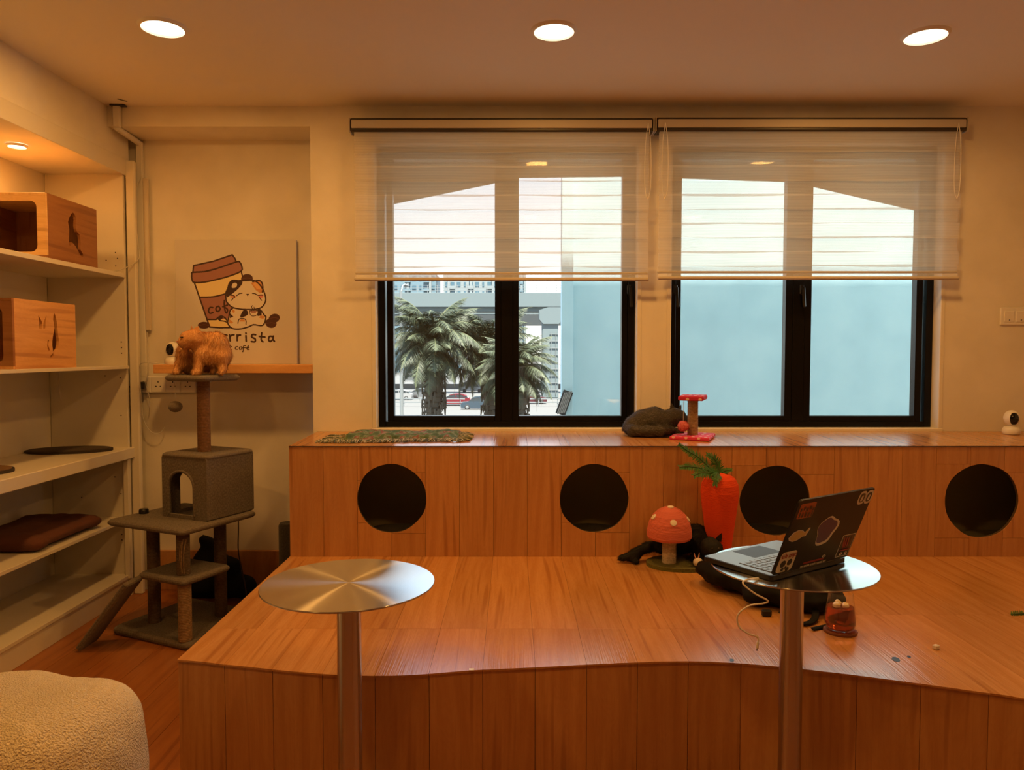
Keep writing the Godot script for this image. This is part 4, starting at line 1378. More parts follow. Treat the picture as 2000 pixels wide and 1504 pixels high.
# ---------------------------------------------------------------- laptop
func laptop() -> void:
	var t := thing("laptop", "open black laptop with colourful stickers on its lid, on the steel table", "laptop", Vector3(0.668, 0.7112, -1.889), deg_to_rad(33.4))
	var w := 0.328
	var d := 0.230
	mat("deck_grey", lin(0.25, 0.275, 0.285), 0.38, 0.4)
	mat("key_dark", lin(0.03, 0.032, 0.034), 0.5)
	var lidm := mat("lid_black", lin(0.008, 0.007, 0.008), 0.42)
	lidm.metallic_specular = 0.4
	obj("base", Geo.new().prism(round_rect(0, 0, w, d, 0.010), Vector3(0, 0.0145, 0), Vector3.RIGHT, Vector3.FORWARD, 0.0125), M.black_plastic, t)
	obj("deck", Geo.new().prism(round_rect(0.003, 0.003, w - 0.003, d - 0.003, 0.009), Vector3(0, 0.0155, 0), Vector3.RIGHT, Vector3.FORWARD, 0.001), M.deck_grey, t)
	var kb := obj("keyboard", Geo.new().prism(round_rect(0.022, 0.020, w - 0.022, 0.125, 0.004), Vector3(0, 0.0157, 0), Vector3.RIGHT, Vector3.FORWARD, 0.0004), M.key_dark, t)
	var g := Geo.new()
	for row in 6:
		for c in 14:
			g.box(Vector3(0.034 + c * 0.02, 0.0164, -0.029 - row * 0.0172), Vector3(0.0172, 0.0014, 0.0146), 0.0004)
	tag(obj("keys", g, M.deck_grey, kb), "", "", "", "stuff")
	obj("touchpad", Geo.new().prism(round_rect(0.105, 0.135, 0.225, 0.215, 0.004), Vector3(0, 0.0157, 0), Vector3.RIGHT, Vector3.FORWARD, 0.0003), M.key_dark, t)
	for x in [0.02, w - 0.05]:
		obj("rubber_foot", Geo.new().box(Vector3(x + 0.015, 0.001, -0.115), Vector3(0.03, 0.002, 0.2), 0.0005), M.black_plastic, t)
	obj("hinge", Geo.new().tube([Vector3(0.03, 0.016, -0.002), Vector3(w - 0.03, 0.016, -0.002)], 0.0045, 10), M.black_plastic, t)
	# lid leans away from the keyboard
	var up := Vector3(0, 0.2075, 0.080).normalized()
	var h := 0.222
	var o := Vector3(0, 0.017, 0.002)
	var nn := Vector3.RIGHT.cross(up)
	var lid := obj("lid", Geo.new().prism(round_rect(0, 0, w, h, 0.008), o, Vector3.RIGHT, up, 0.0055), lidm, t)
	obj("screen", Geo.new().prism(round_rect(0.005, 0.008, w - 0.005, h - 0.005, 0.004), o - nn * 0.0058, Vector3.RIGHT, up, 0.0), M.black_gloss, t)
	obj("lid_rim", Geo.new().box(o + Vector3(w / 2, 0, 0) + up * (h - 0.001) - nn * 0.0028, Vector3(w - 0.02, 0.0012, 0.0045), 0.0, Basis(Vector3.RIGHT, up, nn)), M.metal_grey, t)
	var stick := func(called: String, u: float, v: float, layers: Array, label := ""):
		var z := 0.0003
		var root: Node = lid
		for l in layers:
			var q := PackedVector2Array()
			for p in l[0]:
				q.append(p + Vector2(u * w, v * h))
			var part := obj(called if root == lid else "print", Geo.new().prism(q, o + nn * z, Vector3.RIGHT, up, 0.0002), l[1], root)
			if root == lid:
				root = part
				if label:
					part.set_meta("label", label)
			z += 0.0003
		return root
	var ink := func(n: String, c: Color) -> Material: return M[n] if M.has(n) else mat(n, c, 0.5)
	var pale: Material = ink.call("sticker_pale", lin(0.72, 0.66, 0.55))
	var purple: Material = ink.call("sticker_purple", lin(0.11, 0.055, 0.15))
	var orange: Material = ink.call("sticker_orange", lin(0.46, 0.12, 0.04))
	var yellow: Material = ink.call("sticker_yellow", lin(0.62, 0.46, 0.17))
	var red: Material = ink.call("sticker_red", lin(0.30, 0.018, 0.018))
	var black: Material = M.black_plastic
	# orange crowd sticker
	var lay := [[round_rect(-0.034, -0.022, 0.030, 0.022, 0.005), orange]]
	for k in 5:
		lay.append([circle2(-0.025 + k * 0.0115, 0.004 + 0.004 * (k % 2), 0.0038, 10, 0.006), black])
		lay.append([PackedVector2Array([Vector2(-0.028 + k * 0.0115, -0.018), Vector2(-0.022 + k * 0.0115, -0.018), Vector2(-0.023 + k * 0.0115, -0.003 - 0.004 * (k % 2)), Vector2(-0.027 + k * 0.0115, -0.003)]), black])
	stick.call("sticker", 0.135, 0.85, lay, "orange rectangular sticker with dark figures")
	# two linked pale rings
	var rings := []
	for s in [-0.015, 0.015]:
		var outer := PackedVector2Array()
		var inner := PackedVector2Array()
		for k in 24:
			var a := TAU * k / 24
			var e := Vector2(signf(cos(a)) * pow(absf(cos(a)), 0.7) * 0.017, signf(sin(a)) * pow(absf(sin(a)), 0.7) * 0.021)
			outer.append(Vector2(s + e.x, e.y)); inner.append(Vector2(s, 0) + e * 0.68)
		rings.append([outer, pale]); rings.append([inner, black])
		rings.append([PackedVector2Array([Vector2(s - 0.005, -0.010), Vector2(s + 0.004, -0.010), Vector2(s + 0.004, 0.006), Vector2(s - 0.001, 0.008), Vector2(s - 0.005, 0.0)]), pale])
	stick.call("sticker", 0.90, 0.885, rings, "white sticker of two linked rings")
	# plain purple die-cut sticker
	var blob := PackedVector2Array()
	var blob2 := PackedVector2Array()
	for k in 28:
		var a := TAU * k / 28
		var r := 0.043 + 0.004 * sin(a * 3.0 + 0.6) + 0.003 * sin(a * 5.0)
		blob.append(Vector2(cos(a) * r * 1.02, sin(a) * r * 1.04)); blob2.append(Vector2(cos(a) * (r - 0.005) - 0.004, sin(a) * (r - 0.005) + 0.002))
	stick.call("sticker", 0.52, 0.50, [[blob, pale], [blob2, purple]], "large purple die-cut sticker with a pale border")
	# plain yellow oval with a tail
	var fish := V([-0.042, -0.004, -0.030, 0.010, -0.010, 0.016, 0.010, 0.012, 0.022, 0.004, 0.036, 0.018, 0.040, 0.014, 0.030, -0.008, 0.018, -0.008, 0.0, -0.016, -0.020, -0.018, -0.036, -0.012])
	stick.call("sticker", 0.155, 0.52, [[PackedVector2Array(fish), pale], [PackedVector2Array(fish.map(func(p): return p * 0.86)), yellow]], "yellow oval die-cut sticker")
	# "oh my!" sticker
	var om := round_rect(-0.033, -0.030, 0.033, 0.033, 0.012)
	var oroot: Node = stick.call("sticker", 0.122, 0.155, [[om, pale], [circle2(-0.012, -0.004, 0.011, 16), black], [circle2(0.014, -0.002, 0.010, 16), black], [circle2(-0.008, -0.021, 0.006, 12), black], [circle2(0.012, -0.023, 0.007, 12), black], [circle2(0.002, -0.016, 0.004, 10), black]], "white sticker with red lettering oh my")
	var font := SystemFont.new()
	font.font_names = PackedStringArray(["Droid Sans"])
	font.font_weight = 700
	stick.call("sticker", 0.505, 0.068, [[round_rect(-0.045, -0.003, 0.045, 0.003, 0.001), red]], "thin dark red strip of print")
	for s in [["oh my!", 0.122, 0.155 + 0.098, 0.019, red, oroot], ["MY WORK IS NOT DONE YET", 0.505, 0.030, 0.0085, pale, lid]]:
		var tm := TextMesh.new()
		tm.text = s[0]
		tm.font = font
		tm.font_size = 32
		tm.pixel_size = s[3] / 32.0
		tm.depth = 0.0003
		var m := obj("lettering", tm, s[4], s[5])
		m.transform = Transform3D(Basis(Vector3.RIGHT, up, nn), o + Vector3(s[1] * w, 0, 0) + up * (s[2] * h) + nn * 0.0022)
	stick.call("sticker", 0.63, 0.105, [[circle2(0, 0, 0.008, 14, 0.004), pale], [circle2(0, 0, 0.0055, 14, 0.0022), black]], "small pale oval ring sticker")
	# red framed sticker with two small paws at its foot
	var rl := [[round_rect(-0.030, -0.036, 0.030, 0.036, 0.001), pale], [round_rect(-0.028, -0.034, 0.028, 0.034, 0.001), black]]
	for k in 4:
		rl.append([PackedVector2Array(smooth_path(V([-0.022 + k * 0.010, 0.030, -0.018 + k * 0.010, 0.006 - k * 0.003, -0.008 + k * 0.006, -0.010, -0.010 + k * 0.008, 0.010]), 3, true)), red])
	rl.append([round_rect(-0.024, -0.016, 0.024, -0.012, 0.001), red])
	for s in [-0.012, 0.010]:
		rl.append([circle2(s, -0.025, 0.006, 12, 0.005), pale])
		rl.append([circle2(s, -0.024, 0.0025, 8), red])
	stick.call("sticker", 0.90, 0.195, rl, "red and black rectangular sticker with a pale frame")
	# white charging cable over the table's edge
	var cable := smooth_path([Vector3(0.64, 0.716, -1.905), Vector3(0.605, 0.7185, -1.885), Vector3(0.590, 0.712, -1.872), Vector3(0.618, 0.689, -1.865), Vector3(0.650, 0.672, -1.862), Vector3(0.640, 0.663, -1.866), Vector3(0.606, 0.655, -1.872), Vector3(0.580, 0.628, -1.88), Vector3(0.585, 0.596, -1.884), Vector3(0.610, 0.578, -1.884), Vector3(0.632, 0.570, -1.883), Vector3(0.634, 0.556, -1.883)], 6)
	var cb := thing("charging_cable", "white charging cable hanging over the laptop table's edge", "cable", Vector3(0.634, 0.54, -1.883))
	obj("wire", Geo.new().tube(cable.map(func(p): return p - cb.position), 0.0023, 8), M.white_plastic, cb)
	obj("plug", Geo.new().tube([Vector3(0, 0.017, 0), Vector3(-0.002, 0.001, 0)], 0.0036, 8), M.white_plastic, cb)
	obj("plug_tip", Geo.new().tube([Vector3(-0.002, 0.001, 0), Vector3(-0.003, -0.006, 0)], 0.0028, 8, 0.5), M.metal_grey, cb)

# ---------------------------------------------------------------- cat toys
func rope_lathe(prof: Array, pitch: float, depth: float) -> Array:
	var out := []
	for i in prof.size() - 1:
		var a: Vector2 = prof[i]
		var b: Vector2 = prof[i + 1]
		var l := (b - a).length()
		var n := maxi(1, roundi(l / pitch))
		var nn := Vector2((b - a).y, -(b - a).x).normalized()
		for k in n:
			for q in [[0.0, -1.0], [0.3, 0.0], [0.7, 0.0]]:
				var p: Vector2 = a.lerp(b, (k + q[0]) / n) + nn * depth * q[1]
				out.append(Vector2(maxf(p.x, 0.0), p.y))
	out.append(prof[-1])
	return out

func frond(path: Array, length: float, seed_n: int) -> Array:
	var stem := Geo.new().tube(path, 0.0022, 5)
	var g := Geo.new()
	var r := RandomNumberGenerator.new()
	r.seed = seed_n
	var cnt := path.size()
	for i in range(1, cnt):
		var t: Vector3 = (path[i] - path[i - 1]).normalized()
		var f := float(i) / cnt
		var l := length * (0.45 + 0.55 * sin(PI * minf(f + 0.15, 1.0)))
		for k in 3:
			var p: Vector3 = path[i - 1].lerp(path[i], k / 3.0)
			for s in [-1.0, 1.0]:
				var side: Vector3 = t.cross(Vector3(0, 0.55, 0.8)).normalized() * s
				var d: Vector3 = (side + t * 0.55 + Vector3(0, r.randf_range(-0.35, 0.1), r.randf_range(-0.25, 0.25))).normalized()
				var w := t * 0.0028
				var tip: Vector3 = p + d * l * r.randf_range(0.8, 1.1)
				g.tri(p - w, p + w, tip.lerp(p, 0.35) + w)
				g.tri(p - w, tip.lerp(p, 0.35) + w, tip)
	return [stem, g]

func toys() -> void:
	var y := 0.386
	# carrot
	var c := thing("carrot_scratcher", "tall orange rope-wrapped carrot scratcher with green fronds", "cat toy", Vector3(0.905, y, -3.212))
	mat("carrot_rope", lin(0.78, 0.075, 0.012), 0.85)
	var prof := [Vector2(0.0, 0.012), Vector2(0.045, 0.012), Vector2(0.050, 0.05), Vector2(0.057, 0.11), Vector2(0.069, 0.20), Vector2(0.079, 0.275), Vector2(0.082, 0.31), Vector2(0.078, 0.345), Vector2(0.066, 0.370), Vector2(0.045, 0.386), Vector2(0.02, 0.393), Vector2(0.0, 0.394)]
	obj("body", Geo.new().lathe(Vector3.ZERO, rope_lathe(prof, 0.0048, 0.0011), 40), M.carrot_rope, c)
	obj("foot", Geo.new().lathe(Vector3.ZERO, [Vector2(0.0, 0.0), Vector2(0.075, 0.0), Vector2(0.075, 0.010), Vector2(0.07, 0.013), Vector2(0.0, 0.013)], 32), M.carrot_rope, c)
	mat("frond_green", lin(0.045, 0.17, 0.035), 0.6)
	mat("frond_stem", lin(0.06, 0.10, 0.03), 0.7)
	var fr := [[[0, 0.388, 0], [-0.05, 0.42, 0.01], [-0.10, 0.465, 0.02], [-0.15, 0.495, 0.03], [-0.19, 0.525, 0.04]], [[0, 0.388, 0.01], [-0.05, 0.405, 0.03], [-0.11, 0.425, 0.05], [-0.16, 0.432, 0.07], [-0.195, 0.432, 0.085]], [[-0.01, 0.388, 0.02], [-0.06, 0.40, 0.05], [-0.10, 0.405, 0.07], [-0.135, 0.395, 0.085]], [[0, 0.385, 0.01], [-0.02, 0.40, 0.04], [-0.035, 0.385, 0.07], [-0.045, 0.355, 0.088]], [[0, 0.388, 0], [-0.01, 0.43, -0.005], [-0.03, 0.46, 0.0], [-0.06, 0.475, 0.005]], [[0, 0.39, 0], [0.02, 0.405, 0.01], [0.045, 0.41, 0.02]]]
	for i in fr.size():
		var path := smooth_path(fr[i].map(func(p): return Vector3(p[0], p[1], p[2])), 4)
		var q := frond(path, 0.034 if i < 5 else 0.02, 30 + i)
		var f := obj("frond", q[1], M.frond_green, c)
		obj("stem", q[0], M.frond_stem, f)
	# mushroom
	var m := thing("mushroom_scratcher", "pink rope mushroom scratcher with white dots on a green oval base", "cat toy", Vector3(0.675, y, -3.155))
	carpet("moss_carpet", lin(0.20, 0.19, 0.012), lin(0.10, 0.10, 0.006), 0.2, 14.0)
	mat("mushroom_rope", lin(0.66, 0.165, 0.12), 0.85)
	mat("felt_white", lin(0.75, 0.68, 0.62), 0.9)
	obj("base", Geo.new().prism(circle2(0.06, 0.012, 0.155, 48, 0.112), Vector3(0, 0.016, 0), Vector3.RIGHT, Vector3.FORWARD, 0.0155), M.moss_carpet, m)
	obj("stem", roped_post(0.0305, 0.016, 0.135), M.pale_rope, m)
	var cp := [Vector2(0.0, 0.128), Vector2(0.030, 0.126), Vector2(0.088, 0.120), Vector2(0.095, 0.130), Vector2(0.094, 0.158), Vector2(0.086, 0.192), Vector2(0.070, 0.222), Vector2(0.048, 0.244), Vector2(0.022, 0.256), Vector2(0.0, 0.259)]
	obj("cap", Geo.new().lathe(Vector3.ZERO, rope_lathe(cp, 0.005, 0.0011), 40), M.mushroom_rope, m)
	for d in [[0.0, 0.60, 0.0135], [1.32, 0.62, 0.014], [-1.35, 0.72, 0.014], [0.2, 1.45, 0.014], [2.6, 0.7, 0.014], [-2.4, 0.6, 0.014]]:
		var dir := Vector3(sin(d[0]) * cos(d[1]), sin(d[1]), cos(d[0]) * cos(d[1]))
		var at := Vector3(0, 0.135, 0) + dir * Vector3(0.0955, 0.124, 0.0955)
		var ux := dir.cross(Vector3.UP).normalized() * -1.0
		obj("dot", Geo.new().lathe(at, [Vector2(0.0138, -0.004), Vector2(0.0138, 0.0022), Vector2(0.0115, 0.0036), Vector2(0.0, 0.0036)], 16, Basis(ux, dir, ux.cross(dir))), M.felt_white, m)
	# small rabbit toy on the base
	var b := thing("rabbit_toy", "tiny white egg-shaped rabbit toy on the mushroom's green base", "cat toy", Vector3(0.782, y + 0.0162, -3.085))
	obj("body", Geo.new().sphere(Vector3(0, 0.0195, 0), Vector3(0.021, 0.0195, 0.019), 18, 12), M.felt_white, b)
	for s in [-1.0, 1.0]:
		obj("ear", Geo.new().tube([Vector3(-0.004 + s * 0.005, 0.035, 0), Vector3(-0.006 + s * 0.009, 0.048, 0), Vector3(-0.006 + s * 0.011, 0.060, 0)], [0.0045, 0.004, 0.0015], 7, 0.6), M.felt_pink, b)
	# pink dotted scratcher on the bench
	var p := thing("pink_scratcher", "small pink polka-dot scratching post with a hanging pompom on the bench", "scratching post", Vector3(0.866, 0.8935, -3.545), deg_to_rad(-24.0))
	p.rotation.x = 0.026
	obj("base", Geo.new().box(Vector3(0, 0.0085, 0), Vector3(0.185, 0.017, 0.185), 0.004), M.pink_dots, p)
	obj("post", roped_post(0.0255, 0.017, 0.184), M.sisal_rope, p)
	obj("top", Geo.new().box(Vector3(0, 0.195, 0), Vector3(0.118, 0.022, 0.118), 0.005), M.crimson_dots, p)
	obj("string", Geo.new().tube([Vector3(-0.035, 0.184, 0.045), Vector3(-0.036, 0.08, 0.047)], 0.0012, 5), M.grey_wire, p)
	var pom := skin([[Vector3.ZERO, Vector3(0.001, 0, 0), 0.024, 0.024]], 0.004, 0.01)
	var pm := obj("pompom", pom, M.pompom_pink, p, Vector3(-0.036, 0.062, 0.050))
	obj("pompom_fluff", fur(pom, 900, 0.010, 0.0022, func(q): return q, [Color(0.80, 0.20, 0.21), Color(0.70, 0.14, 0.16), Color(0.88, 0.32, 0.32)], 3), M.fur_tinted, pm)

# ---------------------------------------------------------------- on the bench and platform
func floor_items() -> void:
	# folded throw on the bench
	var t := thing("folded_throw", "folded green and red woven throw with fringe on the window bench", "blanket", Vector3(-0.53, 0.8950, -3.575))
	t.rotation.x = 0.028
	var g := Geo.new()
	var nx := 44
	var nz := 16
	var nf := noise(4.0, 2, 9)
	var top := func(i: int, j: int) -> Vector3:
		var u := float(i) / nx
		var v := float(j) / nz
		var x := lerpf(-0.29, 0.285, u) + 0.012 * sin(v * 5.0)
		var z := lerpf(-0.165, 0.135, v) + 0.02 * sin(u * 4.0 + 1.0)
		var edge := minf(minf(u, 1 - u) * 9.0, minf(v, 1 - v) * 4.0)
		var h := 0.030 * smoothstep(0.0, 1.0, edge) * (0.75 + 0.35 * sin(u * 7.0) * 0.4) + 0.010 * nf.get_noise_2d(x * 3.0, z * 3.0)
		return Vector3(x, maxf(h, 0.0) + 0.002, z)
	for i in nx:
		for j in nz:
			g.quad(top.call(i, j + 1), top.call(i + 1, j + 1), top.call(i + 1, j), top.call(i, j), Vector2(i, j + 1) / 16.0, Vector2(i + 1, j + 1) / 16.0, Vector2(i + 1, j) / 16.0, Vector2(i, j) / 16.0)
	obj("cloth", g, M.throw_weave, t)
	var low := Geo.new()
	low.colored = true
	var r := RandomNumberGenerator.new()
	r.seed = 12
	for k in 700:
		var u := r.randf()
		var x := lerpf(-0.36, 0.30, u)
		var z := 0.125 + 0.02 * sin(u * 4.0 + 1.0) + r.randf_range(-0.006, 0.02)
		var dir := Vector3(r.randf_range(-0.6, 0.6), 0, 1).normalized()
		if k % 5 == 0:
			x = r.randf_range(0.27, 0.30); z = r.randf_range(-0.12, 0.13)
			dir = Vector3(1, 0, r.randf_range(-0.6, 0.6)).normalized()
		elif k % 7 == 0:
			x = r.randf_range(-0.33, -0.28); z = r.randf_range(-0.02, 0.14)
			dir = Vector3(-1, 0, r.randf_range(-0.5, 0.7)).normalized()
		var l := r.randf_range(0.025, 0.05)
		low.tint = [Color(0.42, 0.38, 0.28), Color(0.05, 0.06, 0.04), Color(0.12, 0.14, 0.07), Color(0.5, 0.46, 0.36)][r.randi_range(0, 3)]
		var p := Vector3(x, 0.010, z)
		low.tube([p, p + dir * l * 0.5 + Vector3(0, -0.002, 0), p + dir * l + Vector3(r.randf_range(-0.008, 0.008), -0.007, 0)], 0.0016, 4)
	var fo := obj("fringe", low, M.fur_tinted, t)
	tag(fo, "", "", "", "stuff")
	# bag lying on the platform
	var bag := thing("sling_bag", "black cloth bag lying on the platform behind the laptop table", "bag", Vector3(0.95, 0.386, -2.68))
	var bo := -Vector3(0.95, 0, -2.68)
	var bones := [[Vector3(0.80, 0.055, -2.86), Vector3(0.95, 0.065, -2.72), 0.06, 0.085], [Vector3(0.95, 0.07, -2.70), Vector3(1.10, 0.06, -2.60), 0.09, 0.07], [Vector3(0.88, 0.05, -2.66), Vector3(1.05, 0.045, -2.57), 0.05, 0.045], [Vector3(0.77, 0.058, -2.93), Vector3(0.775, 0.068, -2.90), 0.036, 0.034], [Vector3(1.0, 0.10, -2.74), Vector3(1.12, 0.07, -2.72), 0.05, 0.05]]
	var bb := []
	for b in bones:
		bb.append([(b[0] + bo) * Vector3(1, 1.25, 1), (b[1] + bo) * Vector3(1, 1.25, 1), b[2], b[3]])
	var bs := skin(bb, 0.010, 0.03, 0.022, 9.0, [], Vector3(1, 0.74, 1))
	for i in bs.v.size():
		bs.v[i].y = maxf(bs.v[i].y, 0.0008)
	obj("body", bs, M.black_cloth, bag)
	obj("strap", Geo.new().tube(smooth_path([Vector3(1.06, 0.03, -2.56), Vector3(1.03, 0.012, -2.49), Vector3(0.985, 0.008, -2.455), Vector3(0.95, 0.012, -2.47), Vector3(0.93, 0.02, -2.53)], 6).map(func(p): return p + bo), 0.012, 8, 0.35), M.black_cloth, bag)
	obj("strap", Geo.new().tube(smooth_path([Vector3(1.10, 0.04, -2.56), Vector3(1.12, 0.012, -2.47), Vector3(1.05, 0.006, -2.44), Vector3(0.99, 0.006, -2.41)], 6).map(func(p): return p + bo), 0.008, 8, 0.4), M.black_cloth, bag)
	obj("buckle", Geo.new().box(Vector3(0.885, 0.012, -2.545) + bo, Vector3(0.034, 0.022, 0.018), 0.004), M.black_plastic, bag)
	# drink on its coaster
	var cs := obj("coaster", Geo.new().lathe(Vector3.ZERO, [Vector2(0, 0.0), Vector2(0.052, 0.0), Vector2(0.053, 0.004), Vector2(0.051, 0.008), Vector2(0, 0.0085)], 40), M.coaster_wood, null, Vector3(1.078, 0.3865, -2.402))
	tag(cs, "round wooden coaster under the ribbed glass", "coaster")
	var gl := thing("drinking_glass", "ribbed glass of red iced drink on a wooden coaster", "glass", Vector3(1.078, 0.3955, -2.402))
	var outer := [Vector2(0, 0.0), Vector2(0.036, 0.0), Vector2(0.045, 0.006), Vector2(0.049, 0.020), Vector2(0.048, 0.040), Vector2(0.0445, 0.066), Vector2(0.040, 0.096), Vector2(0.0375, 0.122), Vector2(0.0368, 0.1232), Vector2(0.036, 0.122)]
	obj("cup", Geo.new().lathe(Vector3.ZERO, outer, 120, Basis(), 30, 0.012), M.cup_glass, gl)
	var dr := thing("iced_drink", "dark red drink inside the ribbed glass", "drink", Vector3(1.078, 0.3955, -2.402))
	obj("liquid", Geo.new().lathe(Vector3.ZERO, [Vector2(0, 0.004), Vector2(0.034, 0.004), Vector2(0.043, 0.010), Vector2(0.0466, 0.022), Vector2(0.0455, 0.040), Vector2(0.0425, 0.066), Vector2(0.041, 0.075), Vector2(0, 0.075)], 40), M.red_drink, dr)
	for k in 3:
		obj("ice_cube", Geo.new().box(Vector3([-0.016, 0.012, -0.002][k], 0.081, [0.006, 0.010, -0.016][k]), Vector3(0.021, 0.016, 0.020), 0.004, Basis(Vector3(0.3, 1, 0.2).normalized(), k * 1.3)), M.ice, dr)
	# crumbs and a sprig
	var cube := obj("treat_cube", Geo.new().box(Vector3(0, 0.007, 0), Vector3(0.017, 0.013, 0.015), 0.002, Basis(Vector3.UP, 0.4)), M.felt_white, null, Vector3(1.311, 0.386, -2.258))
	tag(cube, "small beige cube lying on the platform", "cat treat")
	var sp := frond([Vector3(-0.03, 0.004, 0.004), Vector3(-0.012, 0.005, 0.002), Vector3(0.004, 0.006, 0), Vector3(0.02, 0.006, -0.002), Vector3(0.035, 0.005, -0.004)], 0.016, 77)
	var sg := thing("fallen_sprig", "fallen green sprig on the platform at the picture's right edge", "sprig", Vector3(1.77, 0.386, -2.555))
	obj("needles", sp[1], M.frond_green, sg)
	obj("stem", sp[0], M.frond_stem, sg)
	# boucle stool in the near corner, hollowed by an arch below
	var stool := []
	for x in [-0.30, 0.0, 0.20]:
		for z in [-0.10, 0.10]:
			stool.append([Vector3(x, 0.09, z), Vector3(x, 0.365, z), 0.085, 0.085])
	stool.append([Vector3(-0.30, 0.36, -0.10), Vector3(0.20, 0.36, -0.10), 0.09, 0.09]); stool.append([Vector3(-0.30, 0.36, 0.10), Vector3(0.20, 0.36, 0.10), 0.09, 0.09])
	stool.append([Vector3(-0.30, 0.34, 0.0), Vector3(0.20, 0.34, 0.0), 0.11, 0.11])
	for yv in [0.12, 0.2, 0.28]:
		stool.append([Vector3(-0.02, yv, 0), Vector3(0.20, yv, 0), 0.14, 0.15])
	var st := skin(stool, 0.016, 0.10, 0.004, 22.0, [[Vector3(-0.19, 0.0, -0.5), Vector3(-0.19, 0.0, 0.5), 0.30 * 0.45], [Vector3(-0.19, 0.2, -0.5), Vector3(-0.19, 0.2, 0.5), 0.13]])
	for i in st.v.size():
		st.v[i].y = maxf(st.v[i].y, 0.0)
	var so := obj("boucle_stool", st, M.boucle, null, Vector3(-1.27, 0.001, -1.775))
	so.rotation.y = deg_to_rad(-14.0)
	tag(so, "cream boucle stool with rounded corners in the near corner", "stool")

# ---------------------------------------------------------------- on the shelves
func cat_house(at: Vector3, size: Vector3, label: String, m: Material, frontm: Material, holes: Array) -> void:
	var t := thing("cat_house", label, "cat house", at, 0.0, "plywood cat houses")
	var w := 0.012
	var hx := size.x / 2
	var hz := size.z / 2
	for s in [[Vector3(0, w / 2, 0), Vector3(size.x, w, size.z), "floor_panel"], [Vector3(0, size.y - w / 2, 0), Vector3(size.x, w, size.z), "roof_panel"], [Vector3(-hx + w / 2, size.y / 2, 0), Vector3(w, size.y - 2 * w, size.z - 0.002), "side_panel"], [Vector3(0, size.y / 2, -hz + w / 2), Vector3(size.x - 2 * w, size.y - 2 * w, w), "rear_panel"]]:
		obj(s[2], Geo.new().box(s[0], s[1], 0.001, Basis(), 2.0), frontm if s[2] == "roof_panel" else m, t)
	var g := Geo.new()
	for p in with_holes(PackedVector2Array([Vector2(-hx, w), Vector2(hx, w), Vector2(hx, size.y - w), Vector2(-hx, size.y - w)]), [round_rect(-hx + 0.04, 0.026, hx - 0.04, size.y - 0.036, 0.028)]):
		g.prism(p, Vector3(0, 0, hz), Vector3.RIGHT, Vector3.UP, w, Vector2(0.8, 1.6))
	obj("front_panel", g.swap_uv(), frontm, t)
	g = Geo.new()
	for p in with_holes(PackedVector2Array([Vector2(-hz + w, 0), Vector2(hz, 0), Vector2(hz, size.y), Vector2(-hz + w, size.y)]), holes):
		g.prism(p, Vector3(hx + 0.001, 0, 0), Vector3.FORWARD, Vector3.UP, w, Vector2(0.8, 1.6), Vector2(0.3, 0.1))
	# FORWARD runs away from the viewer; cut-outs are listed from the near end
	obj("cut_out_panel", g.swap_uv(), m, t)

